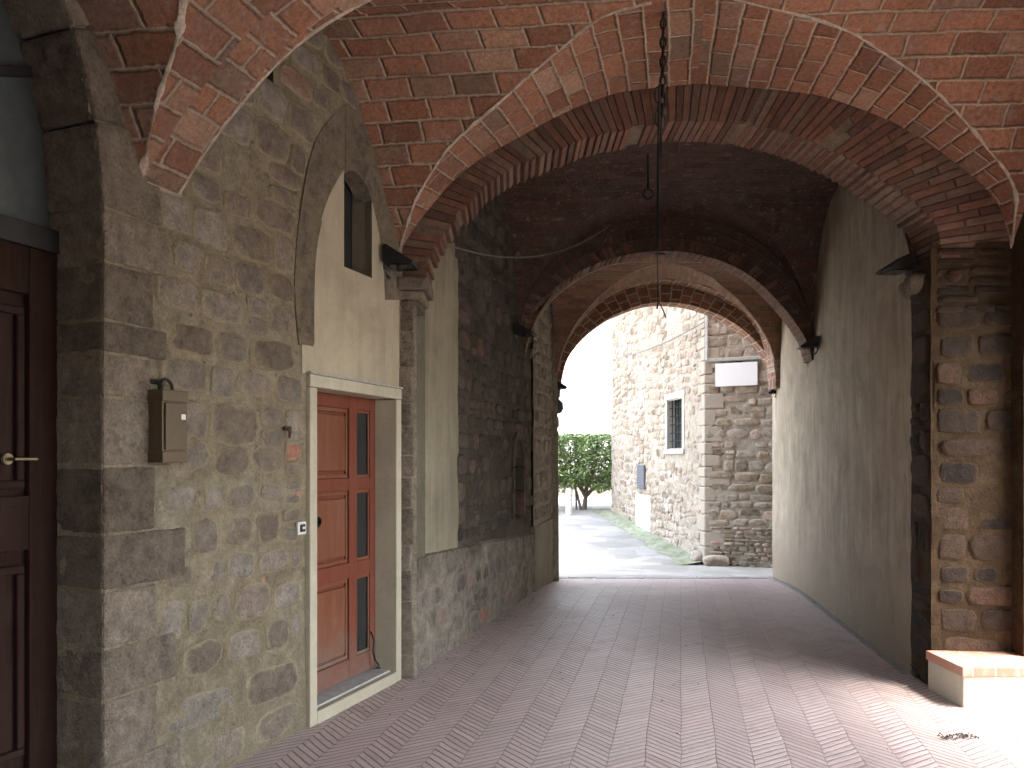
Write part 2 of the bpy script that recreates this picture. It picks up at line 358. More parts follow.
def tag(o, label=None, cat=None, group=None, kind=None):
    if label: o['label'] = label
    if cat: o['category'] = cat
    if group: o['group'] = group
    if kind: o['kind'] = kind
    return o
def empty(name, loc, label, cat, group=None, rz=0):
    o = bpy.data.objects.new(name, None); COL.objects.link(o); o.location = loc; o.rotation_euler.z = rz
    o.empty_display_size = .1
    return tag(o, label, cat, group)

class Fr:                                   # a vertical wall plane: s along it, z up, d out of it
    def __init__(s, x, y, dx, dy):
        l = math.hypot(dx, dy); s.o = (x, y); s.du = (dx / l, dy / l); s.n = (dy / l, -dx / l)
    def pt(s, a, z, d=0.0):
        return (s.o[0] + a * s.du[0] + d * s.n[0], s.o[1] + a * s.du[1] + d * s.n[1], z)
    def px(s, u, v, d=0.0):                 # photo pixel -> (s, z) on the plane
        k = (u - UC) / F; ox, oy = s.o[0] + d * s.n[0], s.o[1] + d * s.n[1]
        # ox + a*dux = k*(oy + a*duy)
        a = (k * oy - ox) / (s.du[0] - k * s.du[1]); Y = oy + a * s.du[1]
        return (a, CZ + (HV - v) * Y / F)
    def flip(s): s.n = (-s.n[0], -s.n[1]); return s

def interp(tab, x):
    if x <= tab[0][0]: return tab[0][1]
    for (a, b), (c, d) in zip(tab, tab[1:]):
        if x <= c: return b + (d - b) * (x - a) / max(c - a, 1e-9)
    return tab[-1][1]
def smooth_tab(tab, n=60):                  # monotone cubic resample
    xs = [p[0] for p in tab]; ys = [p[1] for p in tab]; m = []
    for i in range(len(xs)):
        if i == 0: q = (ys[1] - ys[0]) / (xs[1] - xs[0])
        elif i == len(xs) - 1: q = (ys[-1] - ys[-2]) / (xs[-1] - xs[-2])
        else:
            a = (ys[i] - ys[i - 1]) / (xs[i] - xs[i - 1]); b = (ys[i + 1] - ys[i]) / (xs[i + 1] - xs[i])
            q = 0 if a * b <= 0 else 2 * a * b / (a + b)
        m.append(q)
    out = []
    for j in range(n + 1):
        x = xs[0] + (xs[-1] - xs[0]) * j / n
        i = max(k for k in range(len(xs) - 1) if xs[k] <= x + 1e-12)
        h = xs[i + 1] - xs[i]; t = (x - xs[i]) / h
        y = (2 * t**3 - 3 * t**2 + 1) * ys[i] + (t**3 - 2 * t**2 + t) * h * m[i] + (-2 * t**3 + 3 * t**2) * ys[i + 1] + (t**3 - t**2) * h * m[i + 1]
        out.append((x, y))
    return out

def wallgrid(mb, fr, s0, s1, z0, z1, step, hole=None, amp=.008, mi=0, sc_=3.0, top=None):
    ns, nz = max(1, round((s1 - s0) / step)), max(1, round((z1 - z0) / step))
    vs = []; uv = []
    for j in range(nz + 1):
        for i in range(ns + 1):
            a = s0 + (s1 - s0) * i / ns; z = z0 + (z1 - z0) * j / nz
            if top: z = min(z, top(a))
            p = Vector(fr.pt(a, z))
            q = noise.fractal(p * sc_, 1.0, 2.0, 4) * amp + noise.noise(p * .8) * amp
            vs.append(fr.pt(a, z, q)); uv.append((a, z))
    fs = []
    for j in range(nz):
        for i in range(ns):
            ca = s0 + (s1 - s0) * (i + .5) / ns; cz = z0 + (z1 - z0) * (j + .5) / nz
            if hole and hole(ca, cz): continue
            if top and z0 + (z1 - z0) * j / nz >= top(ca): continue
            fs.append((j * (ns + 1) + i, j * (ns + 1) + i + 1, (j + 1) * (ns + 1) + i + 1, (j + 1) * (ns + 1) + i))
    mb.add(vs, fs, uv, mi, (0, 0, 0), True)

def stone(mb, fr, cx, cz, a, b, h, rot=0, p=3.5, mi=1, tone=None, n=16, rag=.06, sink=.012):
    seed = Vector((random.random() * 50, random.random() * 50, 0)); vs = []
    rings = ((1.0, -sink), (.95, h * .55), (.80, h), (.42, h * 1.1))
    tx, tz = random.uniform(-.5, .5) * h, random.uniform(-.5, .5) * h
    for k, (sc_, hh) in enumerate(rings):
        for i in range(n):
            t = 2 * math.pi * (i + .5 * (k % 2) * 0) / n; c, s_ = math.cos(t), math.sin(t)
            rr = (abs(c) ** p + abs(s_) ** p) ** (-1 / p)
            rr *= 1 + rag * 1.6 * noise.noise(seed + Vector((c * 1.5, s_ * 1.5, 0))) + rag * noise.noise(seed + Vector((c * 4, s_ * 4, 3)))
            x, z = rr * c * a * sc_, rr * s_ * b * sc_
            x, z = x * math.cos(rot) - z * math.sin(rot), x * math.sin(rot) + z * math.cos(rot)
            dd = hh + (0 if k == 0 else (tx * x / a + tz * z / b) * .8 + noise.noise(seed + Vector((x * 14, z * 14, 7))) * h * .45)
            vs.append(fr.pt(cx + x, cz + z, dd))
    vs.append(fr.pt(cx, cz, h * 1.1))
    fs = []
    for k in range(len(rings) - 1):
        for i in range(n): fs.append((k * n + i, k * n + (i + 1) % n, (k + 1) * n + (i + 1) % n, (k + 1) * n + i))
    L = (len(rings) - 1) * n
    t0 = tone if tone is not None else (random.random(), 0, 0)
    tone = [(t0[0], g, 0) for g in (1.0, .8, .28, .0) for _ in range(n)] + [(t0[0], 0, 0)]
    for i in range(n): fs.append((L + i, L + (i + 1) % n, len(vs) - 1))
    mb.add(vs, fs, None, mi, tone, True)

def stones(mb, fr, z0, z1, spans, hr, wr, gap=.025, h=.012, p=(2.6, 4.5), mi=1, skip=.0, rag=.07, wob=.0, sink=.012, wav=.0):
    wz = lambda x, z: wav * noise.noise(Vector((x * .9, z * .5, 5))) + wav * .5 * noise.noise(Vector((x * 2.3, z, 9)))
    z = z0
    while z < z1 - hr[0] * .5:
        hh = random.uniform(*hr)
        for (a, b) in spans(z, z + hh):
            x = a + random.uniform(0, .03)
            while x < b - wr[0] * .5:
                w = random.uniform(*wr)
                if b - (x + w) < wr[0] * .7: w = b - x
                g = gap * random.uniform(.6, 1.6)
                if random.random() > skip and w > gap * 2:
                    k = random.uniform(.8, 1.05); dz = random.uniform(-.5, .5) * hh * (1 - k)
                    if random.random() < .16 and w < hh * 1.3:      # two thin stones stacked
                        for q in (-1, 1):
                            stone(mb, fr, x + w / 2, z + hh / 2 + q * hh * .25 + wz(x, z), (w - g) / 2, (hh * .5 - g) / 2, h * random.uniform(.6, 1.2), random.uniform(-.06, .06) + wob, random.uniform(*p), mi, rag=rag, sink=sink)
                    else:
                        stone(mb, fr, x + w / 2, z + hh / 2 + dz + wz(x, z), (w - g) / 2, (hh * k - g) / 2, h * random.uniform(.5, 1.4), random.uniform(-.05, .05) + wob, random.uniform(*p), mi, rag=rag, sink=sink)
                x += w
        z += hh

def subtract(spans, a, b):
    out = []
    for (p, q) in spans:
        if b <= p or a >= q: out.append((p, q)); continue
        if a - p > .06: out.append((p, a))
        if q - b > .06: out.append((b, q))
    return out

# ------------------------------------------------------------------ ground
def gz(y):
    return interp([(-100, 0), (9.5, 0), (10.2, -.03), (11.8, -.14), (13.7, -.2), (15.0, -.1), (19.3, .33), (30, .7), (200, 1.2)], y)
def sheet(xs, ys, dz, mat, name, kind='structure', label=None):
    mb = MB(); vs = [(x, y, gz(y) + dz) for y in ys for x in xs]; nx = len(xs)
    fs = [(j * nx + i, j * nx + i + 1, (j + 1) * nx + i + 1, (j + 1) * nx + i) for j in range(len(ys) - 1) for i in range(nx - 1)]
    mb.add(vs, fs, [(v[0], v[1]) for v in vs])
    return tag(mb.build(name, mat), label, None, None, kind)
yl = [9.5 + i * .15 for i in range(16)]
sheet([-120, -20, -5, 0, 5, 20, 160], [-80, -20, -3, 9.5, 10.2, 11.8, 13.7, 15, 19.3, 24, 30, 60, 200], -.03, M['earth'], 'ground')
sheet([-2.6, 0, 3, 5.2], [-1.5, 3, 9.3] + yl, 0.0, M['floor'], 'floor')
# the road outside, from the passage up past the hedge, plus the square in front of the arcade
sheet([-2.5, 1, 3, 5.5, 9], [11.76, 12.3, 13, 13.7, 14.3, 15, 17, 19.3, 22, 30], .004, M['slab'], 'road')
sheet([5.22, 12, 40], [-20, 3, 9.5, 11.7], .002, M['slab'], 'pavement')
sheet([-10, 0, 5.2], [-20, -10, -1.52], .002, M['slab'], 'paved_square')
# threshold ridge at the end of the brick floor
mb = MB()
for i in range(9):
    x0 = .45 + i * .38 + random.uniform(-.01, .01)
    mb.box(x0, x0 + .37, 11.70 + random.uniform(-.02, .02), 11.86, -.3, -.125 + random.uniform(-.004, .006))
tag(mb.build('threshold', M['slab'], bevel=.01), kind='structure')

# ------------------------------------------------------------------ curves read off the photo
def plane_pts(pxs, a, b):
    out = []
    for u, v in pxs:
        k = (u - UC) / F; Y = a / (1 - b * k); out.append((k * Y, CZ + (HV - v) * Y / F))
    return out
class Arc:
    """Polar table round a centre: radius at every angle 0 (right) .. pi (left)."""
    def __init__(s, pts, c, n=72):
        s.c = c; t = sorted((math.atan2(z - c[1], x - c[0]) % (2 * math.pi), math.hypot(x - c[0], z - c[1])) for x, z in pts)
        t = [(a if a < 5 else a - 2 * math.pi, r) for a, r in t]; t.sort()
        s.a0, s.a1 = t[0][0], t[-1][0]; s.t = smooth_tab(t, 80)
    def r(s, a): return interp(s.t, a)
    def p(s, a, dr=0): r = s.r(a) + dr; return (s.c[0] + r * math.cos(a), s.c[1] + r * math.sin(a))

A1 = (5.836, -.08)                      # front plane of the first arch: Y = a + bX
def y1(x, d=0): return A1[0] + A1[1] * x + d
O1 = plane_pts([(401, 252), (410, 236), (431, 207), (468, 168), (519, 137), (581, 105), (625, 91), (675, 84), (740, 84), (811, 94), (855, 107), (897, 125), (956, 164), (999, 206), (1011, 250)], *A1)
I1 = plane_pts([(430, 292), (441, 256), (468, 222), (495, 195), (550, 169), (590, 155), (640, 146), (702, 143), (750, 150), (792, 163), (828, 180), (858, 199), (890, 222), (911, 245), (915, 272)], A1[0] + .38, A1[1])
C1 = (1.16, 2.92)
arcO = Arc(O1, C1); arcI = Arc(I1, C1)

def radial_ring(mb, arc_in, arc_out, yf, depth, bw=.066, gap=.008, jit=.008, mi=0, blen=.27, extra=0.0, a0=None, a1=None):
    a = arc_in.a0 if a0 is None else a0; a1 = arc_in.a1 if a1 is None else a1; k = 0
    while a < a1:
        ri = arc_in.r(a); ro = arc_out(a) + extra; rm = (ri + ro) / 2
        da = bw * random.uniform(.86, 1.14) / max(ri + .1, .5); g = gap / rm
        th = ro - ri; n = max(1, round(th / blen)); cuts = [0]
        for i in range(1, n): cuts.append((i + (.28 if k % 2 else -.22)) / n)
        cuts.append(1)
        for q in range(n):
            r0 = ri + th * cuts[q] + (0 if q == 0 else gap * .7); r1 = ri + th * cuts[q + 1]
            if q == 0: r0 += random.uniform(-jit, jit) + (random.random() < .06) * .03
            f0 = random.uniform(-jit, jit) + (random.random() < .05) * .02; tw = random.uniform(-.15, .15) * g
            c = []
            for yy in (0, 1):
                for (rr, aa) in ((r0, a + g / 2 + tw), (r1, a + g / 2 - tw), (r1, a + da - g / 2 - tw), (r0, a + da - g / 2 + tw)):
                    x = arc_in.c[0] + rr * math.cos(aa); z = arc_in.c[1] + rr * math.sin(aa)
                    c.append((x, yf(x) + (f0 if yy == 0 else depth), z))
            mb.hexa(c, mi)
        a += da; k += 1

def arch_body(mb, arc, yf, depth, ztop, xr, mi_face=0, mi_soffit=1, inset=.012, n=60, spring=None, close=True):
    """Core behind the ring: soffit strip plus front and back faces up to ztop."""
    fr, bk, top, topb, uvf = [], [], [], [], []; L = 0; prev = None
    for i in range(n + 1):
        a = arc.a0 + (arc.a1 - arc.a0) * i / n; x, z = arc.p(a, inset)
        if prev: L += math.hypot(x - prev[0], z - prev[1])
        prev = (x, z); fr.append((x, yf(x) + inset, z)); bk.append((x, yf(x) + depth - inset * .5, z)); uvf.append(L)
    m = n + 1
    mb.add(fr + bk, [(i, i + 1, i + 1 + m, i + m) for i in range(n)], [(l, 0) for l in uvf] + [(l, depth) for l in uvf], mi_soffit, (.4, 0, 0), True)
    for ring, dy in ((fr, 0), (bk, 1)):
        c = arc.c; outer = []
        for i, q in enumerate(ring):            # push radially out to the bounding box
            dx, dz = q[0] - c[0], q[2] - c[1]; t = 1e9
            if dz > 1e-6: t = min(t, (ztop - c[1]) / dz)
            if dx > 1e-6: t = min(t, (xr[1] - c[0]) / dx)
            if dx < -1e-6: t = min(t, (xr[0] - c[0]) / dx)
            t = max(t, 1.0); x = c[0] + dx * t; outer.append((x, yf(x) + (inset if dy == 0 else depth - inset * .5), c[1] + dz * t))
        mb.add(ring + outer, [(i, i + 1, i + 1 + m, i + m) for i in range(n)], [(l, 0) for l in uvf] + [(l, math.dist(ring[i], outer[i])) for i, l in enumerate(uvf)], mi_face, (.4, 0, 0))

# ------------------------------------------------------------------ vaults
def bay_vault(name, corners, spring, crown, tl, tt_near, tt_far, parent, mat, groin=.03, n=44, far_u=0.0, dome=.04):
    """corners/spring: LN, RN, RF, LF. tl: (s,f) profile; tt_*: (offset from edge 0..1 of half, f)."""
    LN, RN, RF, LF = corners
    def P(s, t): return ((1 - s) * ((1 - t) * LN[0] + t * LF[0]) + s * ((1 - t) * RN[0] + t * RF[0]),
                         (1 - s) * ((1 - t) * LN[1] + t * LF[1]) + s * ((1 - t) * RN[1] + t * RF[1]))
    def bil(q, s, t): return (1 - s) * ((1 - t) * q[0] + t * q[3]) + s * ((1 - t) * q[1] + t * q[2])
    def Z(s, t, f): return bil(spring, s, t) * (1 - f) + (bil(crown, s, t) + dome * math.sin(math.pi * min(max(s, 0), 1)) * math.sin(math.pi * min(max(t, 0), 1))) * f
    tabL = smooth_tab([(s, f) for s, f in tl if s <= .5], 60); tabR = smooth_tab([(1 - s, f) for s, f in reversed(tl) if s >= .5], 60)
    tn, tf = smooth_tab(tt_near, 60), smooth_tab(tt_far, 60)
    def inv(tab, f, scale):
        lo, hi = tab[0][0], tab[-1][0]
        for _ in range(40):
            md = (lo + hi) / 2
            if interp(tab, md) < f: lo = md
            else: hi = md
        return (lo + hi) / 2 * scale
    mb = MB(); lm = MB(); K = 10
    fs_ = [math.sin(math.pi / 2 * i / n) for i in range(n + 1)]; fs_[0] = 0.0
    lens = math.dist(P(0, .5), P(1, .5)); lent = math.dist(P(.5, 0), P(.5, 1))
    def cell(edge, gro, side):
        # edge(f)->(s,t) on the boundary, gro(f)->(s,t) on the groin; courses run edge->groin
        vs, uv = [], []; arc = 0; pe = None
        for f in fs_:
            e, g = edge(f), gro(f)
            pts = [(e[0] + (g[0] - e[0]) * k / K, e[1] + (g[1] - e[1]) * k / K) for k in range(K + 1)]
            w = [(*P(s, t), Z(s, t, f)) for s, t in pts]
            if pe: arc += math.dist(w[0], pe)
            pe = w[0]; wid = 0; o = w[0]
            for k, q in enumerate(w):
                vs.append(q); uv.append((math.dist(q, o) + side * .37, arc + side * .05))
        m = K + 1
        mb.add(vs, [(j * m + i, j * m + i + 1, (j + 1) * m + i + 1, (j + 1) * m + i) for j in range(n) for i in range(K)], uv, 0, (.5, 0, 0), True)
    Ls = lambda f: inv(tabL, f, 1.0); Rs = lambda f: 1 - inv(tabR, f, 1.0)
    Tn = lambda f: inv(tn, f, .5); Tf = lambda f: 1 - inv(tf, f, .5)
    G = {'ln': lambda f: (Ls(f), Tn(f)), 'rn': lambda f: (Rs(f), Tn(f)), 'lf': lambda f: (Ls(f), Tf(f)), 'rf': lambda f: (Rs(f), Tf(f))}
    cell(lambda f: (0, Tn(f)), G['ln'], 1); cell(lambda f: (0, Tf(f)), G['lf'], 2)
    cell(lambda f: (1, Tn(f)), G['rn'], 3); cell(lambda f: (1, Tf(f)), G['rf'], 4)
    cell(lambda f: (Ls(f), 0), G['ln'], 5); cell(lambda f: (Rs(f), 0), G['rn'], 6)
    cell(lambda f: (Ls(f), 1), G['lf'], 7); cell(lambda f: (Rs(f), 1), G['rf'], 8)
    o = mb.build('masonry', mat, parent)
    if groin:
        for key, g in G.items():
            pts = []
            for f in [i / 90 * .985 for i in range(91)]:
                s, t = g(f); pts.append(Vector((*P(s, t), Z(s, t, f))))
            vs = []; prev = None
            for i, p in enumerate(pts):
                d = (pts[min(i + 1, 90)] - pts[max(i - 1, 0)]).normalized()
                toc = Vector((0, 0, 1.6)) - p; toc = Vector((P(.5, .5)[0], P(.5, .5)[1], 1.5)) - p; toc.normalize()
                sd = d.cross(toc).normalized(); w = groin * (.5 + .6 * noise.noise(p * 5) + .6 * noise.noise(p * 23)) * .5
                w = max(w, .004)
                vs += [p + sd * w + toc * -.004, p + toc * .007, p - sd * w + toc * -.004]
            lm.add(vs, [(i * 3 + k, i * 3 + k + 1, i * 3 + k + 4, i * 3 + k + 3) for i in range(90) for k in range(2)], None, 0, (.5, 0, 0), True)
        lm.build('groin_mortar', M['lime'], parent)
    return P, Z

XA = lambda y: -1.47 + .38 * (y - 4.16)
YBN, YBF = 3.62, 3.82
LN1, LF1 = (XA(YBF), YBF), (XA(5.875), 5.875)
xr1 = max(p[0] for p in O1)
RF1, RN1 = (xr1, y1(xr1)), (xr1, 3.42)
xl1 = LF1[0]
zs, zc = 3.12, max(p[1] for p in O1)
def profL():
    pts = sorted(O1); out = []
    for x, z in pts:
        s = (x - xl1) / (xr1 - xl1); f = (z - (3.14 + (3.07 - 3.14) * s)) / (zc - (3.14 + (3.07 - 3.14) * s))
        out.append((max(0, min(1, s)), max(0, min(1, f))))
    l = [(s, f) for s, f in out if s < .5 and f < .985]; r = [(s, f) for s, f in out if s > .5 and f < .985]
    l[0] = (0, 0); r[-1] = (1, 0)
    return l + [(.5, 1.0)] + r
PL = profL()
v1 = empty('brick_vault', (1.1, 4.8, 0), 'large red brick cross vault with pale mortar ridges, nearest overhead above the red door', 'vault', 'brick vaults of the passage')
near = [(0, 0), (.02, .28), (.045, .52), (.08, .68), (.16, .81), (.42, .93), (1, 1)]
far = [(0, 0), (.1, .14), (.21, .28), (.33, .48), (.5, .70), (.72, .89), (1, 1)]
bay_vault('v1', (LN1, RN1, RF1, LF1), (2.85, 2.95, 3.07, 3.14), (4.28, 4.28, zc, 4.28), PL, near, far, v1, M['vault'], groin=.042)
v0 = empty('brick_vault', (1.1, 1.6, 0), 'brick vault strip at the top left corner of the photo, beside the dark portal arch', 'vault', 'brick vaults of the passage')
f0 = [(0, 0), (.05, .16), (.12, .37), (.26, .56), (.5, .84), (.8, .97), (1, 1)]
YN0 = -.6
bay_vault('v0', ((XA(YN0), YN0), (xr1, YN0), (xr1, 3.20), (XA(YBN), YBN)), (2.9, 2.9, 2.95, 2.85), (4.28,) * 4, PL, f0, f0, v0, M['vault'], groin=.042)
mb = MB(); vs = []; uv = []; N_ = 90; L = 0; lp = None
tabp = smooth_tab(PL[:len([p for p in PL if p[0] < .5])] + [(.5, 1.0)], 80); tabq = smooth_tab([(1 - a, b) for a, b in reversed(PL) if a > .5] + [(.5, 1.0)], 80)
for i in range(N_ + 1):
    q = (1 - math.cos(math.pi * i / N_)) / 2; f = interp(tabp, q) if q <= .5 else interp(tabq, 1 - q)
    z = (2.85 + .10 * q) * (1 - f) + 4.28 * f
    a = ((1 - q) * XA(YBN) + q * xr1, (1 - q) * YBN + q * 3.20); b = ((1 - q) * XA(YBF) + q * xr1, (1 - q) * YBF + q * 3.42)
    if lp: L += math.hypot(a[0] - lp[0], z - lp[1])
    lp = (a[0], z)
    for k in range(4): t = k / 3; vs.append((a[0] + (b[0] - a[0]) * t, a[1] + (b[1] - a[1]) * t, z)); uv.append((t * .20 + .04, L + .03))
mb.add(vs, [(i * 4 + k, i * 4 + k + 1, (i + 1) * 4 + k + 1, (i + 1) * 4 + k) for i in range(N_) for k in range(3)], uv, 0, (.5, 0, 0), True)
mb.add([(XA(YBN), YBN, 2.85), (XA(YBF), YBF, 2.85), (XA(YBF) + .03, YBF, 2.86), (XA(YBN) + .03, YBN, 2.86)], [(0, 1, 2, 3)], None, 0, (.5, 0, 0))
mb.build('transverse_band', M['vault'], v0)

# walls in plan
FA = Fr(-1.47, 4.16, .355, .935)          # near left wall (red door)
FB = Fr(-.70, 6.22, .262, 1.0)            # left wall beyond the first arch
FD = Fr(2.985, 5.96, .146, 1.0).flip()    # right plaster wall
A2 = (9.15, 0.0)
O2 = plane_pts([(511, 332), (514, 300), (527, 272), (555, 250), (590, 234), (625, 222), (660, 216), (700, 216), (740, 226), (783, 247), (808, 276), (817, 305), (818, 345)], *A2)
I2 = plane_pts([(514, 345), (517, 330), (530, 312), (545, 296), (570, 277), (600, 262), (630, 254), (662, 251), (695, 254), (724, 262), (752, 277), (775, 298), (795, 322), (808, 344), (812, 360)], *A2)
C2 = (1.76, 2.86)
def lineX(fr, y): a = (y - fr.o[1]) / fr.du[1]; return fr.o[0] + a * fr.du[0]
v2 = empty('brick_vault', (1.3, 7.6, 0), 'dark shadowed brick vault between the first and second arches', 'vault', 'brick vaults of the passage')
yb = 6.2
PL2 = [(0, 0), (.015, .2), (.05, .42), (.13, .66), (.22, .82), (.34, .94), (.5, 1.0), (.66, .95), (.78, .84), (.88, .66), (.95, .42), (.985, .2), (1, 0)]
T2 = [(0, 0), (.02, .2), (.08, .45), (.18, .66), (.35, .86), (.6, .97), (1, 1)]
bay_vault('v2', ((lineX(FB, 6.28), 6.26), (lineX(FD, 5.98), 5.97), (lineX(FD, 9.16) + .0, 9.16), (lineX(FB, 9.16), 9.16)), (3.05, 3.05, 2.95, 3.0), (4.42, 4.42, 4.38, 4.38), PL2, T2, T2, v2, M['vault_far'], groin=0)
v3 = empty('brick_vault', (2.1, 10.2, 0), 'short brick barrel vault close to the bright exit, lit from outside', 'vault', 'brick vaults of the passage')
C3p = plane_pts([(549, 385), (551, 355), (566, 324), (595, 301), (624, 287), (661, 280), (700, 285), (727, 296), (752, 313), (768, 338), (774, 365), (775, 388)], 11.2, 0)
D3p = plane_pts([(559, 398), (561, 380), (566, 362), (580, 342), (602, 324), (630, 311), (662, 306), (695, 311), (725, 324), (750, 344), (765, 364), (771, 382), (772, 396)], 11.78, 0)
C3 = (2.16, 2.72)
arcO2, arcI2 = Arc(O2, C2), Arc(I2, C2)
arcC, arcD = Arc(C3p, C3), Arc(D3p, C3)
PL3 = [(0, 0), (.012, .16), (.045, .38), (.12, .62), (.22, .81), (.34, .94), (.5, 1.0), (.66, .94), (.78, .81), (.88, .62), (.955, .38), (.988, .16), (1, 0)]
T3 = [(0, 0), (.04, .25), (.12, .5), (.28, .75), (.5, .9), (1, 1)]
bay_vault('v3', ((lineX(FB, 9.41), 9.41), (lineX(FD, 9.41), 9.41), (lineX(FD, 11.22), 11.22), (lineX(FB, 11.22), 11.22)), (2.75, 2.65, 2.6, 2.6), (4.14, 4.14, 4.14, 4.14), PL3, T3, T3, v3, M['vault_mid'], groin=.02, dome=.02)

# ------------------------------------------------------------------ arches
a1 = empty('brick_arch', (1.15, 5.8, 0), 'wide first brick arch across the passage, nearest and largest, with bricks set on edge', 'arch', 'brick arches across the passage')
mb = MB(); arch_body(mb, arcI, y1, .38, 4.75, (-1.2, 4.1), inset=.016, n=180)
mb.build('core', [M['ringmortar'], M['ringmortar']], a1)
mb = MB(); radial_ring(mb, arcI, lambda a: arcO.r(a), y1, .38, bw=.054, jit=.006, extra=.03, gap=.007)
mb.build('voussoir_ring', M['ringbrick'], a1, bevel=.005)
mb = MB()                               # smear of white lime where the vault lands on the arch, right foot
tag(a1)
a2 = empty('brick_arch', (1.76, 9.2, 0), 'second brick arch across the passage, its face in deep shadow, between first arch and exit', 'arch', 'brick arches across the passage')
mb = MB(); arch_body(mb, arcI2, lambda x: 9.15, .27, 4.75, (-.3, 3.9), inset=.0)
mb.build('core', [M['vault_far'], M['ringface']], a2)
mb = MB(); radial_ring(mb, arcI2, lambda a: arcI2.r(a) + .14, lambda x: 9.15, .28, bw=.066, jit=.006)
mb.build('voussoir_ring', M['ringbrick'], a2, bevel=.005)
a3 = empty('brick_arch', (2.16, 11.3, 0), 'smallest brick arch framing the bright exit to the lane', 'arch', 'brick arches across the passage')
mb = MB(); arch_body(mb, arcC, lambda x: 11.2, .32, 4.75, (.2, 4.2), inset=.0)
arch_body(mb, arcD, lambda x: 11.5, .30, 7.5, (-.6, 4.9), inset=.0)
mb.build('core', [M['ring3'], M['ring3']], a3)
mb = MB(); radial_ring(mb, arcC, lambda a: arcC.r(a) + .12, lambda x: 11.18, .3, bw=.05, jit=.003)
mb.build('voussoir_ring', M['ringbrick_lit'], a3, bevel=.003)

# ------------------------------------------------------------------ near left wall (A)
wA = empty('stone_wall', (-1.3, 4.5, 0), 'rubble stone wall in yellow mortar on the left, holding the red door and the dark portal', 'wall')
# portal
PR, PC, PS = 1.7, -.80 - 1.7, 2.68
def in_portal(s, z, e=0.0):
    if s > -.80 + e or s < PC - PR - e: return False
    if z < PS: return True
    return math.hypot(s - PC, z - PS) < PR + e
door_l, door_r = FA.px(306, 500)[0], FA.px(398, 500)[0]
zt = (FA.px(306, 372)[1] + FA.px(398, 391)[1]) / 2
JL, JR = .075, .065
TB = .07                                 # thickness of frame bands (m)
dl, dr = door_l + .075, door_r - .075; dz0, dz1 = .12, zt - .075
ws0, wz0 = FA.px(343, 266); ws1, wz1 = FA.px(371, 277)
wzb = FA.px(356, 272)[1]; wztop = FA.px(350, 176)[1]
ph0, ph1 = FA.px(254, 70)[0], FA.px(275, 70)[0]
phz0, phz1 = FA.px(270, 84)[1], FA.px(268, 55)[1]
def holeA(s, z):
    if in_portal(s, z): return True
    if dl - .02 < s < dr + .02 and dz0 - .05 < z < dz1 + .02: return True
    if ws0 - .02 < s < ws1 + .02 and wzb - .02 < z < wztop + .1: return True
    if ph0 < s < ph1 and phz0 < z < phz1: return True
    return False
mb = MB()
wallgrid(mb, FA, -1.1, 1.86, 0, 4.8, .03, holeA, .009)
wallgrid(mb, FA, -4.3, -1.1, 0, 4.8, .04, in_portal, 0)
wallgrid(mb, FA, -5.5, -4.3, 0, 4.8, .3, None, 0)
jambs = [(-.02, .28), (.28, .568), (.568, .79), (.79, 1.037), (1.037, 1.28), (1.28, 1.574), (1.574, 1.87), (1.87, 2.06), (2.06, 2.2), (2.2, 2.45), (2.45, 2.68)]
jw = [.45, .30, .42, .30, .48, .29, .40, .27, .36, .28, .36]
niche_l = FA.px(296, 300)[0]; niche_r = FA.px(398, 300)[0]
nsp = FA.px(296, 245)[1]; nap_s, nap_z = FA.px(353, 100)
def niche_edge(z):                       # outer edge of the stone ring over the door, left side
    if z < nsp: return niche_l
    t = min(1, (z - nsp) / (nap_z - nsp)); return niche_l + (nap_s - niche_l) * (1 - math.sqrt(max(0, 1 - t ** 1.5)))
def spansA(z0, z1):
    zm = (z0 + z1) / 2; a = -.50
    for (p, q), w in zip(jambs, jw):
        if p <= zm < q: a = -.80 + w + .01
    if zm > PS:
        t = min(1, (zm - PS) / (PR + .28)); a = PC + math.sqrt(max(0, (PR + .28) ** 2 - (zm - PS) ** 2)) + .02
    sp = [(a, 1.80)]
    if zm < zt + .02: sp = subtract(sp, door_l - .05, 1.9)
    elif zm < nap_z: sp = subtract(sp, niche_edge(zm) - .01, 1.9)
    if phz0 - .06 < zm < phz1 + .06: sp = subtract(sp, ph0 - .03, ph1 + .03)
    return sp
random.seed(11)
stones(mb, FA, .52, 1.62, spansA, (.16, .25), (.15, .32), .026, .012, (2.8, 5.0), 1, skip=.04, rag=.10, sink=.014)
stones(mb, FA, 1.66, 4.45, spansA, (.16, .26), (.18, .40), .012, .013, (3.2, 7.0), 1, skip=.02, rag=.09, sink=.014, wav=.03)
stones(mb, FA, .0, .5, spansA, (.22, .3), (.3, .55), .04, .008, (3, 5), 1, skip=.08, rag=.10, sink=.014)
# red brick bits and pebbles in the mortar
for (u, v, w, h) in ((291, 457, .05, .022), (306 - 8, 495, .03, .03), (262, 580, .02, .02), (225, 692, .03, .02), (296, 470, .03, .02), (236, 320, .02, .02)):
    a, z = FA.px(u, v); stone(mb, FA, a, z, w, h, .006, 0, 4, 1, (1.0, 0, 0))
for _ in range(90):
    a, z = random.uniform(-.5, .62), random.uniform(.1, 3.9)
    stone(mb, FA, a, z, random.uniform(.008, .022), random.uniform(.008, .018), .006, 0, 2.2, 1, n=8)
mb.build('masonry', [M['mortarA'], M['stoneA']], wA)
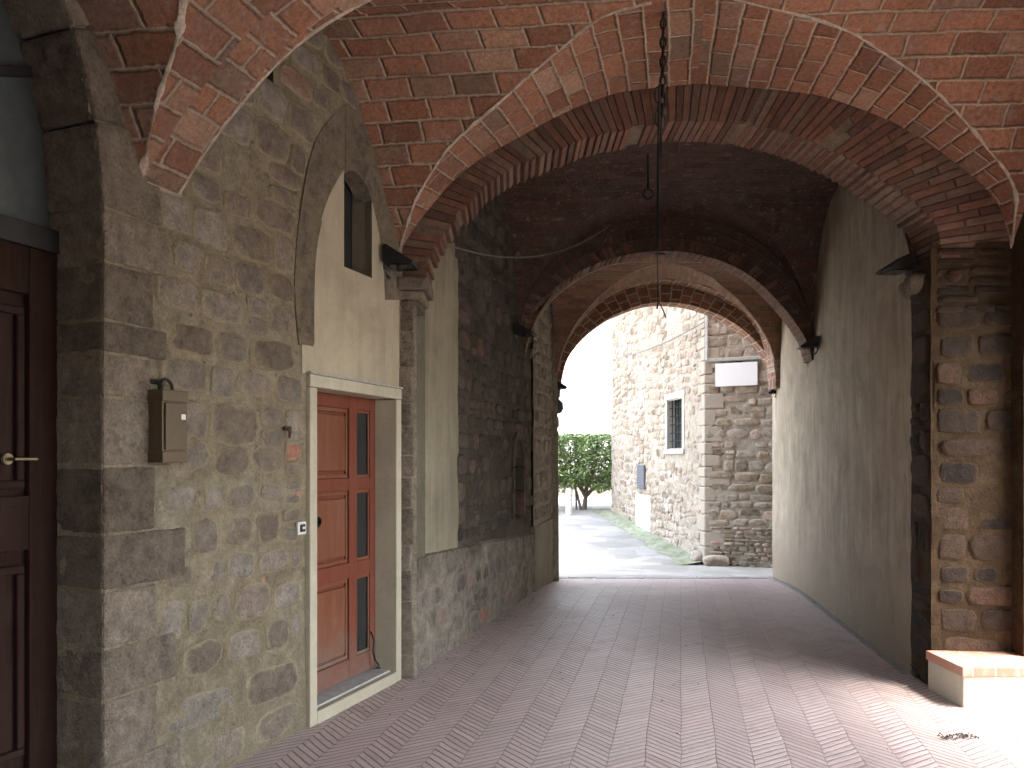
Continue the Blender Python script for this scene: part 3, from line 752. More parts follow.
# dressed surround of the portal
mb = MB(); random.seed(5); dep = .23
for (z0, z1), w in zip(jambs, jw):
    g = .005; mb.fbox(FA, -.80, -.80 + w - g, z0 + g, z1 - g, -dep - .1, .016 + random.uniform(0, .006), tone=(random.random(), 0, 0))
    mb.fbox(FA, PC - PR - w, PC - PR, z0 + g, z1 - g, -dep - .1, .016, tone=(random.random(), 0, 0))
na = 15
for i in range(na):
    t0, t1 = math.pi * i / na, math.pi * (i + 1) / na; g = .003; R1 = PR + (.29 if i % 2 else .33)
    poly = [(PC + PR * math.cos(t0 + g), PS + PR * math.sin(t0 + g)), (PC + R1 * math.cos(t0 + g), PS + R1 * math.sin(t0 + g)),
            (PC + R1 * math.cos(t1 - g), PS + R1 * math.sin(t1 - g)), (PC + PR * math.cos(t1 - g), PS + PR * math.sin(t1 - g))]
    mb.prism(FA, poly, -dep - .1, .016 + random.uniform(0, .006), tone=(random.random(), 0, 0))
mb.build('portal_surround', M['dressed'], wA, bevel=.012, rough=.016)
mb = MB()
for z in [j[0] for j in jambs][1:] + [PS]: mb.fbox(FA, -.794, -.55, z - .007, z + .007, -dep, .012)
mb.fbox(FA, -.798, -.60, 0, PS, -dep - .09, .004)
mb.build('portal_joints', M['mortarA'], wA)
# the dark wooden portal door with fanlight
pd = MB(); d0 = -dep - .06
pz = 2.50
pd.fbox(FA, PC - PR - .1, -.70, 0, pz, d0 - .05, d0)
for s0, s1 in ((-.80 - .13, -.70), (PC - .06, PC + .06), (-1.75, -1.62)): pd.fbox(FA, s0, s1, .0, pz, d0, d0 + .035)
for z0, z1 in ((0, .30), (1.22, 1.42), (2.0 + .3, pz)): pd.fbox(FA, PC - PR, -.93, z0, z1, d0, d0 + .033)
pd.fbox(FA, PC - PR, -.93, 1.75 - .35, 1.75 - .30, d0, d0 + .034)
po = pd.build('portal_door', M['darkwood'], wA, bevel=.006)
tag(po, 'dark brown panelled wooden double door')
pp = MB()
for s0, s1 in ((-1.60, -.955), (-2.42, -1.77)):
    for z0, z1 in ((.36, 1.16), (1.48, 2.24)):
        pp.fbox(FA, s0, s1, z0, z1, d0, d0 + .016)
        for e0, e1, f0_, f1 in ((s0, s1, z0, z0 + .035), (s0, s1, z1 - .035, z1), (s0, s0 + .035, z0 + .035, z1 - .035), (s1 - .035, s1, z0 + .035, z1 - .035)): pp.fbox(FA, e0, e1, f0_, f1, d0 + .017, d0 + .042)
pp.build('door_panels', M['darkwood'], po, bevel=.008)
hs, hz = FA.px(14, 459, d0)
hb = MB(); hb.tube([FA.pt(hs - .06, hz, d0 + .04), FA.pt(hs - .06, hz, d0 + .085), FA.pt(hs + .035, hz, d0 + .09)], .007)
hb.tube([FA.pt(hs - .06, hz, d0 + .035), FA.pt(hs - .06, hz, d0 + .046)], .022, 12)
hb.build('handle', M['brass'], po, bevel=.002)
fb = MB()
fb.fbox(FA, PC - PR, -.72, pz, pz + .10, d0 - .02, d0 + .05)
for ang in (22, 52, 90, 128, 158):
    c, s_ = math.cos(R(ang)), math.sin(R(ang)); w = .02
    fb.prism(FA, [(PC + .3 * c + w * s_, pz + .10 + .3 * s_ - w * c), (PC + 1.72 * c + w * s_, pz + .1 + 1.75 * s_ - w * c), (PC + 1.72 * c - w * s_, pz + .1 + 1.75 * s_ + w * c), (PC + .3 * c - w * s_, pz + .10 + .3 * s_ + w * c)], d0 - .01, d0 + .025)
fw = fb.build('fanlight', M['iron'], wA, bevel=.004)
gb = MB(); gb.prism(FA, [(PC + 1.8 * math.cos(t), max(pz, PS + 1.78 * math.sin(t))) for t in [math.pi * i / 24 for i in range(25)]] + [(PC - 1.8, pz), (PC + 1.8, pz)], d0 - .03, d0 - .012)
gb.build('glass_pane', M['fanglass'], fw)

# stone relieving arch over the red door
mb = MB(); random.seed(3)
def smooth_curve(pts, n=6):
    out = []
    for i in range(len(pts) - 1):
        p0, p1, p2, p3 = pts[max(i - 1, 0)], pts[i], pts[i + 1], pts[min(i + 2, len(pts) - 1)]
        for k in range(n):
            t = k / n; out.append(tuple(.5 * (2 * p1[j] + (p2[j] - p0[j]) * t + (2 * p0[j] - 5 * p1[j] + 4 * p2[j] - p3[j]) * t * t + (3 * p1[j] - p0[j] - 3 * p2[j] + p3[j]) * t ** 3) for j in range(2)))
    return out + [pts[-1]]
inn = smooth_curve([FA.px(*p) for p in ((313, 345), (313, 300), (315, 255), (321, 222), (332, 193), (347, 171), (360, 178), (370, 198), (377, 228), (382, 262), (384, 300))])
outc = smooth_curve([FA.px(*p) for p in ((298, 345), (294, 300), (295, 252), (303, 190), (318, 135), (349, 103), (372, 118), (385, 160), (393, 210), (397, 255), (398, 300))])
m = len(inn)
# voussoirs
k0 = 0
while k0 < m - 1:
    k1 = min(m - 1, k0 + random.choice((7, 9, 11))); d1 = .006 + random.uniform(0, .008)
    tn_ = (random.uniform(0, .6), 0, 0)
    for k in range(k0, k1):
        mb.prism(FA, [inn[k], inn[k + 1], outc[k + 1], outc[k]][::-1], -.12, d1, tone=tn_)
    k0 = k1
mb.build('relieving_arch', M['dressedA'], wA)
# cream panel inside it with window slit
mb = MB(); ps0 = FA.px(301, 372)[0]
def top_at(s):
    best = None
    for a, b in zip(inn, inn[1:]):
        if min(a[0], b[0]) <= s <= max(a[0], b[0]) and b[0] != a[0]:
            z = a[1] + (b[1] - a[1]) * (s - a[0]) / (b[0] - a[0]); best = z if best is None else max(best, z)
    return best if best is not None else FA.px(313, 345)[1]
sL, sR = inn[0][0] - .01, inn[-1][0]
cols = sorted(set([sL + (sR - sL) * i / 30 for i in range(31)] + [ws0, ws1]))
for a, b in zip(cols, cols[1:]):
    za, zb = top_at(a) + .03, top_at(b) + .03; z0 = zt
    if a >= ws0 - 1e-6 and b <= ws1 + 1e-6:
        mb.prism(FA, [(a, z0), (b, z0), (b, wzb), (a, wzb)], -.05, .008)
    else: mb.prism(FA, [(a, z0), (b, z0), (b, zb), (a, za)], -.05, .008)
a_, b_ = FA.px(301, 372)[0], FA.px(398, 372)[0]; zfoot = FA.px(305, 345)[1]
mb.fbox(FA, a_, sL - .001, zt, zfoot, -.05, .0085)
mb.fbox(FA, sR + .001, b_, zt, FA.px(390, 268)[1], -.05, .0085)
mb.build('plaster_panel', M['cream'], wA)
mb = MB(); wt = wztop + .05
mb.fbox(FA, ws0 - .04, ws0, wzb, wt, -.15, -.051); mb.fbox(FA, ws1, ws1 + .04, wzb, wt, -.15, .004)
mb.fbox(FA, ws0, ws1, wzb - .03, wzb, -.15, .006)
mb.fbox(FA, ws0, ws1, wt, wt + .03, -.15, .0)
wo = mb.build('window', M['creamB'], wA); 
mb = MB(); mb.fbox(FA, ws0 - .04, ws1 + .04, wzb - .03, wt + .03, -.17, -.151); mb.build('dark_backing', M['void'], wo)  # dark sheet paints the shade inside the window slit
mb = MB(); mb.fbox(FA, ph0 - .03, ph1 + .03, phz0 - .03, phz1 + .03, -.30, -.281)
for q in ((ph0 - .03, ph0, phz0, phz1), (ph1, ph1 + .03, phz0, phz1), (ph0, ph1, phz0 - .03, phz0), (ph0, ph1, phz1, phz1 + .03)): mb.fbox(FA, q[0], q[1], q[2], q[3], -.28, -.006)
mb.build('beam_hole', M['stoneB'], wA)

# painted door frame, sill, door
mb = MB(); pr = .03; DD = -.15
mb.fbox(FA, door_l, dl, .0, zt - .078, DD - .06, pr); mb.fbox(FA, dr, door_r, .0, zt - .078, DD - .06, pr)
mb.fbox(FA, door_l, door_r, zt - .075, zt, DD - .06, pr + .002)
mb.fbox(FA, dl, dr, -.01, .075, -.02, pr + .001)
fo = mb.build('door_frame', M['frame'], wA, bevel=.006)
mb = MB(); mb.fbox(FA, dl + .001, dr - .001, .0, .085, DD - .06, -.021); mb.build('sill', M['sill'], fo, bevel=.005)
# grey fillet added to show the thin shadow gap above the lintel
mb = MB(); mb.fbox(FA, door_l - .015, door_r, zt + .001, zt + .014, -.04, .045); mb.build('shadow_fillet', M['sill'], fo, bevel=.003)
dz0 = .087; W = dr - dl; H = dz1 - dz0
mb = MB(); L0 = DD - .045
mb.fbox(FA, dl + .002, dr - .002, dz0 + .01, dz1, L0, L0 + .02)          # backing
st = .05; split = dl + W * .745
xs = [(dl + .002, dl + st), (split - .10, split), (dr - .075, dr - .002)]
for a, b in xs: mb.fbox(FA, a, b, dz0 + .01, dz1 - .001, L0 + .02, L0 + .052)
zr = [0, .07, .355, .41, .665, .71, .955, 1.0]
zz = [dz0 + .01 + (H - .011) * q for q in zr]
for a, b in ((dl + st, split - .10), (split, dr - .075)):
    for k in (0, 2, 4, 6): mb.fbox(FA, a, b, zz[k], zz[k + 1], L0 + .02, L0 + .050)
do = mb.build('red_door', M['redwood'], wA, bevel=.004); tag(do, 'red-brown panelled door with narrow glazed strip')
mb = MB(); g2 = MB()
for k in (1, 3, 5):
    a, b, z0, z1 = dl + st, split - .10, zz[k], zz[k + 1]
    mb.fbox(FA, a + .05, b - .04, z0 + .05, z1 - .05, L0 + .02, L0 + .045)
    for q in ((a, b, z0, z0 + .03), (a, b, z1 - .03, z1), (a, a + .02, z0 + .03, z1 - .03), (b - .02, b, z0 + .03, z1 - .03)): mb.fbox(FA, *q, L0 + .02, L0 + .038)
    a, b = split, dr - .075
    g2.fbox(FA, a, b, z0, z1, L0 + .020, L0 + .030)
    for q in ((a, b, z0, z0 + .022), (a, b, z1 - .022, z1), (a, a + .012, z0 + .022, z1 - .022), (b - .012, b, z0 + .022, z1 - .022)): mb.fbox(FA, *q, L0 + .031, L0 + .044)
mb.build('door_panels', M['redrail'], do, bevel=.010)
g2.build('glass_pane', M['glass'], do)
hs, hz = FA.px(318, 522, L0 + .1); hs = max(hs, dl + .03)
mb = MB(); mb.tube([FA.pt(hs, hz, L0 + .05), FA.pt(hs, hz, L0 + .075), FA.pt(hs, hz, L0 + .08), FA.pt(hs, hz, L0 + .105), FA.pt(hs, hz, L0 + .112)], [.012, .012, .03, .033, .015], 14)
mb.build('handle', M['iron'], do)

# pilaster strip: end of wall A facing the camera, below the first arch
mb = MB(); random.seed(21)
pa = XA(5.88); z = 0
FP = Fr(pa - .02, 5.885, 1, -.05)
wallgrid(mb, FP, 0, -.70 - pa + .02, 0, 2.95, .03, None, .004)
while z < 2.72:
    h = random.uniform(.14, .30); w = -.70 - pa + .01 + random.uniform(-.03, .0)
    mb.fbox(FP, 0.0, w, z + .006, min(z + h, 2.76) - .006, -.1, .016 + random.uniform(0, .01), 1, (random.random() * .9, 0, 0)); z += h
mb.build('pilaster', [M['mortarC'], M['dressed']], wA, bevel=.010, rough=0)
mb = MB()
mb.box(pa - .02, -.61, 5.80, 6.25, 2.84, 2.93); mb.box(pa - .02, -.645, 5.83, 6.24, 2.775, 2.838); mb.box(pa - .02, -.68, 5.86, 6.235, 2.72, 2.773)
mb.build('impost', M['dressed'], wA, bevel=.014, rough=.02)
mb = MB(); mb.fbox(FA, -5.5, 1.80, -.1, 4.75, -.9, -.36); mb.build('wall_core', M['mortarA'], wA)

# ------------------------------------------------------------------ left wall beyond the arch (B)
wB = empty('stone_wall', (-.2, 8.2, 0), 'dark rough left passage wall beyond the red door, with stained plaster strip and stone ledge', 'wall')
LB = (11.8 - 6.22) / FB.du[1]
sB = lambda u, v=500: FB.px(u, v)[0]
pl0, pl1 = 0.0, sB(455)
sl0, sl1 = FB.px(513, 480)[0], FB.px(522, 480)[0]
slz0, slz1 = FB.px(517, 516)[1], FB.px(517, 456)[1]
cst = FB.px(531, 560)[0]
def holeB(s, z): return sl0 < s < sl1 and slz0 < z < slz1 - .0
def ledge(s): return interp([(0, .86), (sB(530), .70), (6, .62)], s)
mb = MB(); random.seed(31)
wallgrid(mb, FB, pl1 - .05, cst, .0, 4.6, .045, holeB, .014)
def spB(z0, z1):
    sp = [(pl1 + random.uniform(-.08, .03), cst)]; zm = (z0 + z1) / 2
    if slz0 - .1 < zm < slz1 + .18: sp = subtract(sp, sl0 - .09, sl1 + .09)
    return sp
stones(mb, FB, .85, 4.4, spB, (.16, .26), (.16, .38), .03, .020, (2.6, 4.5), 1, skip=.04, rag=.09)
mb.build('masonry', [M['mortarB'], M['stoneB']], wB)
mb = MB(); edge = []
nz = 60
for i in range(nz + 1):
    z = .80 + (3.35 - .80) * i / nz; edge.append((pl1 + .05 * noise.noise(Vector((z * 3, 0, 0))) + .035 * noise.noise(Vector((z * 11, 4, 0))), z))
for (a, z0), (b, z1) in zip(edge, edge[1:]):
    mb.prism(FB, [(0.0, z0), (a, z0), (b, z1), (0.0, z1)], -.05, .028)
mb.fbox(FB, 0, pl1, 3.35, 4.5, -.05, .0)
mb.build('plaster_strip', M['creamB'], wB)
# projecting base masonry with sloping top
mb = MB(); random.seed(37)
FBp = Fr(FB.pt(0, 0, .05)[0], FB.pt(0, 0, .05)[1], FB.du[0], FB.du[1])
wallgrid(mb, FBp, -.30, cst, .0, .9, .035, None, .016, top=ledge)
N_ = 40
for i in range(N_):
    s0, s1 = cst * i / N_, cst * (i + 1) / N_
    mb.add([FB.pt(s0, ledge(s0), .055), FB.pt(s1, ledge(s1), .055), FB.pt(s1, ledge(s1) + .035, -.02), FB.pt(s0, ledge(s0) + .035, -.02)], [(0, 1, 2, 3)], None, 0, (0, 0, 0))
stones(mb, FBp, .02, .68, lambda a, b: [(-.25, cst)], (.14, .24), (.18, .4), .03, .010, (3, 5), 1, skip=.15, rag=.1)
mb.fbox(FB, -.30, -.27, 0, .9, -.1, .05)
mb.build('base_ledge', [M['mortarL'], M['stoneL']], wB)
# slit niche with stone frame
mb = MB()
zs_ = slz1 - .12
for s0, s1 in ((sl0 - .075, sl0 - .002), (sl1 + .002, sl1 + .075)):
    z = slz0 - .02
    for h in (.3, .34, .28, .4):
        if z >= zs_: break
        mb.fbox(FB, s0, s1, z, min(z + h, zs_) - .008, -.09, .028); z += h
cm, rr = (sl0 + sl1) / 2, (sl1 - sl0) / 2
for i in range(8):
    t0, t1 = math.pi * i / 8 + .01, math.pi * (i + 1) / 8 - .01
    mb.prism(FB, [(cm + rr * math.cos(t0), zs_ + rr * 1.5 * math.sin(t0)), (cm + (rr + .075) * math.cos(t0), zs_ + (rr + .075) * 1.5 * math.sin(t0)),
                  (cm + (rr + .075) * math.cos(t1), zs_ + (rr + .075) * 1.5 * math.sin(t1)), (cm + rr * math.cos(t1), zs_ + rr * 1.5 * math.sin(t1))], -.09, .028)
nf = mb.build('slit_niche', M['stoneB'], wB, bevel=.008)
mb = MB(); mb.fbox(FB, sl0 - .07, sl1 + .07, slz0 - .1, slz1 + .1, -.12, -.091); mb.build('niche_back', M['void'], nf)  # black back paints the shade inside the niche
# the last stretch towards the exit: stones above, smooth render below
mb = MB(); random.seed(41)
zrn = FB.px(545, 522)[1]
FC = Fr(*FB.pt(cst, 0, .03)[:2], *(lambda p, q: (q[0] - p[0], q[1] - p[1]))(FB.pt(cst, 0, .03), (.675, 11.80, 0)))
LC = math.dist(FB.pt(cst, 0, .03)[:2], (.675, 11.80))
wallgrid(mb, FC, 0, LC, -.3, 4.4, .035, None, .014)
stones(mb, FC, zrn + .05, 4.0, lambda a, b: [(.02, LC - .01)], (.15, .27), (.14, .34), .03, .022, (2.6, 4.2), 1, skip=.03, rag=.1)
for i in range(5):
    stone(mb, FC, LC - .25 + random.uniform(-.12, .1), .1 + i * .17, .12, .07, .02, 0, 3, 1)
mb.build('exit_masonry', [M['mortarC'], M['stoneC']], wB)
mb = MB(); mb.fbox(FC, .0, LC - .42, -.3, zrn, -.05, .022); mb.build('smooth_render', M['creamB'], wB)
mb = MB(); mb.fbox(FB, 0, LB - .9, -.3, 4.6, -.9, -.26); mb.hexa([(-.6, 11.2, -.3), (.66, 11.2, -.3), (.66, 11.79, -.3), (-.6, 11.79, -.3), (-.6, 11.2, 7.5), (.60, 11.2, 7.5), (.60, 11.79, 7.5), (-.6, 11.79, 7.5)])
mb.build('wall_core', M['mortarC'], wB)

# ------------------------------------------------------------------ right side: plaster wall and pier
wD = empty('plaster_wall', (3.2, 8.8, 0), 'smooth grey plaster wall along the right side of the passage', 'wall')
mb = MB(); LD = (11.80 - 5.96) / FD.du[1]
wallgrid(mb, FD, 0, LD, -.3, 4.6, .07, None, .010, sc_=1.3)
# rough worn strip at the foot
mb.build('plaster_face', M['plasterR'], wD)
mb = MB(); mb.fbox(FD, 0, LD, -.3, 4.6, -.6, -.04); mb.build('wall_core', M['mortarC'], wD)
mb = MB(); random.seed(43); a = 0.02
while a < LD - .05:
    w = random.uniform(.2, .5); b = min(a + w, LD); y = FD.pt(a, 0)[1]
    mb.fbox(FD, a, b - .006, gz(y) - .1, gz(y) + .008 + random.uniform(0, .004), .012, .075); a = b
mb.build('foot_stones', plain('dirty_foot_stone', (.20, .175, .15), .9, var=.4, bumpd=.004), wD, bevel=.006)
mb = MB()                                # three tiny fixings and a fine crack-like cable
pier = empty('stone_pier', (3.4, 5.8, 0), 'rough stone and brick pier on the right with orange mortar, behind the low bench', 'pier')
FPf = Fr(2.935, y1(2.935), 1, -.08); FPs = Fr(2.945, y1(2.935) + .005, .03, .36).flip()
mb = MB(); random.seed(51)
wallgrid(mb, FPf, 0, 1.15, -.05, 3.12, .03, None, .014)
wallgrid(mb, FPs, 0, .37, -.05, 3.05, .03, None, .014)
stones(mb, FPf, .0, 2.62, lambda a, b: [(.02, 1.12)], (.13, .24), (.18, .48), .022, .009, (4, 9), 1, skip=.03, rag=.06, sink=.02)
stones(mb, FPf, 2.62, 3.10, lambda a, b: [(.02, 1.12)], (.06, .075), (.2, .29), .012, .012, (6, 9), 1, skip=.03, rag=.03)
stones(mb, FPs, .0, 2.9, lambda a, b: [(.02, .35)], (.11, .26), (.15, .33), .03, .018, (3, 5), 1, skip=.05, rag=.08)
for u, v, w, h in ((983, 300, .0, 0), ): pass
a, z = FPf.px(953, 276); stone(mb, FPf, a, z, .05, .045, .03, 0, 2.2, 1, (.95, 0, 0))
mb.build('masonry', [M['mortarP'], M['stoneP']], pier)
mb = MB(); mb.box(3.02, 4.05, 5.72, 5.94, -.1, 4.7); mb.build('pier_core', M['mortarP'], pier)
mb = MB()
stone(mb, Fr(2.945, 5.75, 0, 1).flip(), .06, 2.88, .10, .075, .07, 0, 2.4, 0, (.9, 0, 0))
stone(mb, Fr(2.955, 5.90, 0, 1).flip(), .06, 2.86, .09, .06, .05, 0, 2.4, 0, (.7, 0, 0))
mb.build('corbel', M['dressed'], pier)

# unseen arcade right of the camera, openings sized to shape the light
arc_ = empty('arcade_wall', (3.9, 2, 0), 'open arcade side of the passage, unseen beyond the right edge, openings sized for the light', 'wall')
mb = MB(); X0, X1 = xr1 + .0, xr1 + .45
def arcade(ya, yb, spr, top, n=20):
    cy, hw = (ya + yb) / 2, (yb - ya) / 2; pts = [(cy - hw * math.cos(math.pi * i / n), spr + (top - spr) * math.sin(math.pi * i / n)) for i in range(n + 1)]
    for (p, z0), (q, z1) in zip(pts, pts[1:]):
        mb.hexa([(X0, p, z0), (X1, p, z0), (X1, q, z1), (X0, q, z1), (X0, p, 4.75), (X1, p, 4.75), (X1, q, 4.75), (X0, q, 4.75)])
arcade(3.45, 5.42, 2.3, 3.15); mb.box(X0, X1, 3.15, 3.45, -.1, 4.75)
mb.box(X0, X1, -.9, 1.2, -.1, 4.75); arcade(1.2, 3.15, 2.3, 3.3)
mb.box(-3.4, .2, -.95, -.62, -.1, 4.3); mb.box(2.2, X1, -.95, -.62, -.1, 4.3); mb.box(.2, 2.2, -.95, -.62, 2.7, 4.3)  # unseen end wall added behind the camera to cut the light
mb.box(X0, X1, 5.42, 5.74, -.1, 4.75)
mb.build('masonry', M['mortarP'], arc_)

# unseen mass added above the passage to block sky and sun
up = empty('upper_light_block', (1.5, 5, 4.8), 'unseen solid mass added over the vaulted passage to block sky and sun', 'building')
mb = MB(); mb.box(-3.4, 4.4, -.9, 11.45, 4.78, 7.6); mb.box(-3.4, 4.4, -.9, -.62, 4.30, 4.78)
mb.box(3.5, 5.5, 6.6, 11.79, 4.6, 7.6); mb.box(4.1, 6.5, 5.78, 11.79, -.1, 7.6)
mb.build('masonry', M['mortarC'], up)

# bench
b0 = empty('bench', (3.4, 5.35, 0), 'low white plastered bench with red brick top against the right pier', 'bench')
mb = MB(); mb.box(2.91, 4.0, 5.16, 5.60, -.02, .205); mb.build('base', M['benchplaster'], b0, bevel=.008)
mb = MB(); mb.box(2.895, 4.0, 5.14, 5.60, .206, .268); mb.build('seat', M['benchtop'], b0, bevel=.006)

# ------------------------------------------------------------------ fixtures
def floodlight(sz=1.0):
    """local: back against wall at y=0 plane, lamp points out along +x, wedge with sloping top."""
    root = bpy.data.objects.new('floodlight', None); COL.objects.link(root)
    m_ = MB(); w = .11 * sz; h = .13 * sz; l = .21 * sz
    prof = [(0, 0), (l * .97, -.01), (l, .008), (.02, h), (0, h)]
    n_ = len(prof)
    vs = [(x, -w, z) for x, z in prof] + [(x, w, z) for x, z in prof]
    m_.add(vs, [tuple(range(n_)), tuple(range(2 * n_ - 1, n_ - 1, -1))] + [(i, i + n_, (i + 1) % n_ + n_, (i + 1) % n_) for i in range(n_)])
    o = m_.build('housing', M['iron']); o.parent = root
    m_ = MB(); m_.box(.03 * sz, l * .9, -w * .85, w * .85, -.016, -.011); g = m_.build('lens', M['glass']); g.parent = root
    m_ = MB(); m_.box(-.02, -.001, -.04 * sz, .04 * sz, -.03, h * .8); m_.tube([(-.012, 0, -.02), (.0, 0, -.07 * sz), (.02, 0, -.09 * sz)], .010)
    br = m_.build('bracket', M['lead']); br.parent = root
    return root
lamp0 = floodlight()
def lamp(src, p, rz, label, s=1.0):
    if src is None: r_ = lamp0
    else:
        r_ = lamp0.copy(); COL.objects.link(r_)
        for ch in lamp0.children:
            c = ch.copy(); COL.objects.link(c); c.parent = r_
    r_.location = p; r_.rotation_euler = (0, 0, rz); r_.scale = (s,) * 3
    tag(r_, label, 'floodlight', 'floodlights at the feet of the arches')
a, z = FA.px(389, 262)
lamp(None, (XA(5.66) + .02, 5.66, 2.97), R(-8), 'black wedge floodlight at the left foot of the first arch, right of the slit window')
lamp(1, (2.93, 5.93, 3.0), R(185), 'black wedge floodlight at the right foot of the first arch, above the stone corbel', .9)
lamp(1, (lineX(FB, 8.98) + .03, 8.98, 3.0), R(-15), 'black floodlight at the left foot of the second arch, on the dark wall')
lamp(1, (lineX(FD, 8.95) - .02, 8.95, 2.86), R(172), 'black floodlight at the right foot of the second arch, on the plaster wall', .9)
lamp(1, (.575, 11.45, 2.63), R(0), 'dark floodlight at the left foot of the exit arch, seen against the light')
lamp(1, (3.80, 11.55, 2.56), R(180), 'small floodlight at the right foot of the exit arch, against the house', .6)
mb = MB(); c = Vector((.66, 11.42, 2.36)); pr_ = []
mb.tube([c + Vector((0, 0, -.10)), c + Vector((0, 0, -.085)), c + Vector((0, 0, -.03)), c + Vector((0, 0, .05)), c + Vector((0, 0, .09)), c + Vector((0, 0, .10))], [.01, .05, .075, .07, .035, .02], 14)
mb.tube([c + Vector((0, 0, .09)), c + Vector((0, 0, .22))], .012)
tag(mb.build('alarm_bell', M['lead'], loc=(.66, 11.42, 2.36)), 'small grey round fitting below the floodlight on the left of the exit arch', 'bell')

# meter box
bx0, bzz = FA.px(152, 462); bs0 = FA.px(150, 425)[0]; 
bl, br_ = FA.px(163, 425, .10)[0], FA.px(187, 425, .10)[0]
zb0, zb1 = FA.px(175, 462, .10)[1], FA.px(175, 391, .10)[1]
bo = empty('meter_box', FA.pt((bl + br_) / 2, zb0, 0), 'brown metal meter box with small door and pipe loop on the left wall', 'meter box')
mb = MB(); mb.fbox(FA, bl, br_, zb0, zb1, .004, .095); mb.fbox(FA, bl - .004, br_ + .004, zb1 - .05, zb1 + .003, .003, .103); mb.fbox(FA, bl - .004, br_ + .004, zb0 - .003, zb0 + .05, .003, .103)
mb.build('casing', M['brownmetal'], bo, bevel=.004)
mb = MB(); mb.fbox(FA, bl + .012, br_ - .004, zb0 + .056, zb1 - .056, .0955, .106); dr_ = mb.build('box_door', M['brownmetal'], bo, bevel=.003)
mb = MB(); mb.fbox(FA, br_ - .045, br_ - .018, zb1 - .13, zb1 - .105, .1065, .109); mb.build('sticker', M['plate'], dr_)
mb = MB(); ms = (bl + br_) / 2 - .03
mb.tube([FA.pt(ms + .025 + .04 * math.cos(t), zb1 + .01 + .045 * math.sin(t), .05) for t in [R(a) for a in range(-20, 200, 15)]], .008)
mb.tube([FA.pt(ms - .01, zb1, .05), FA.pt(ms - .01, zb1 + .035, .05), FA.pt(ms - .03, zb1 + .045, .0)], .012)
mb.build('pipe', M['iron'], bo)
# hook
hs, hz = FA.px(284, 432)
mb = MB(); mb.tube([FA.pt(hs, hz + .02, -.02), FA.pt(hs, hz + .02, .035), FA.pt(hs + .004, hz, .042), FA.pt(hs - .006, hz - .035, .04)], [.014, .013, .010, .006])
mb.tube([FA.pt(hs - .022, hz + .024, .02), FA.pt(hs + .028, hz + .022, .026)], .009); mb.tube([FA.pt(hs, hz, .036), FA.pt(hs + .018, hz - .03, .03)], .006)
tag(mb.build('iron_hook', M['rust'], loc=FA.pt(hs, hz, 0)), 'small rusty iron hook in the wall left of the red door', 'hook')
# bell
hs, hz = FA.px(299.5, 528)
be = empty('doorbell', FA.pt(hs, hz, 0), 'small pale square doorbell plate with dark button beside the red door', 'doorbell')
mb = MB(); mb.fbox(FA, hs - .04, hs + .04, hz - .037, hz + .037, .004, .020); mb.build('plate', M['plate'], be, bevel=.003)
mb = MB(); mb.fbox(FA, hs - .024, hs + .024, hz - .022, hz + .022, .0205, .026); mb.build('button', M['iron'], be, bevel=.002)
mb = MB(); mb.fbox(FA, hs - .006, hs + .016, hz - .006, hz + .008, .0262, .029); mb.build('name_tag', M['plate'], be)
# loose cable at door foot
mb = MB(); pts = []
for u, v in ((371, 632), (374, 640), (373, 650), (375, 660), (379, 665), (376, 668), (381, 671)):
    a, z = FA.px(u, v, -.10); pts.append(FA.pt(min(a, dr - .012), max(z, .095), -.10))
mb.tube(pts, .007); tag(mb.build('loose_cable', M['iron'], loc=pts[-1]), 'short loose black cable hanging at the lower right corner of the red door', 'cable')

# hanging lamp chain under the near vault
CY = 4.85
def cp(u, v, y=CY): return ((u - UC) / F * y, y, CZ + (HV - v) * y / F)
chn = empty('hanging_chain', cp(658, 306), 'long iron chain and rod hanging from the near vault in the middle of the passage', 'chain')
mb = MB(); top = cp(664, 0); topz = 4.42
def link(mb, p, L_, w, r, axis):
    P_ = []
    for t in range(0, 361, 30):
        a = R(t); x = w * math.cos(a); z = L_ * math.sin(a); P_.append((p[0] + (x if axis else 0), p[1] + (0 if axis else x), p[2] + z))
    mb.tube(P_, r, 6, cap=False)
z = topz; k = 0; ub = cp(660, 118)[2]
while z > ub:
    x = cp(663.5 - (CZ + 0 - z) * 0 - (topz - z) * 1.5, 0)[0]
    link(mb, (x, CY, z), .036, .016, .007, k % 2); z -= .058; k += 1
mb.tube([(cp(664, 0)[0], CY, topz), (cp(662, 60)[0] + .006, CY, cp(0, 60)[2]), (cp(660, 100)[0] - .006, CY, cp(0, 100)[2]), (cp(661, 130)[0], CY, cp(0, 130)[2]), (cp(660.5, 158)[0] + .004, CY, cp(0, 158)[2])], .006, 6)
for dx, dz_ in ((-.012, 95), (.014, 100), (-.01, 118), (.012, 122)):
    link(mb, (cp(660, dz_)[0] + dx, CY, cp(0, dz_)[2]), .05, .02, .005, 1)
mb.build('chain', M['iron'], chn)
mb = MB(); mb.tube([cp(659.5, 85), cp(658.5, 160), cp(657.5, 250)], .009, 8); mb.tube([cp(650, 253), cp(665, 254)], .006, 6); mb.tube([cp(657.5, 250), cp(658, 306)], .0035, 6)
mb.tube([cp(658, 300), cp(663, 310), cp(666, 318)], .004, 6); mb.tube([cp(658, 303), cp(657, 309)], .006, 6)
mb.build('rod', M['iron'], chn)
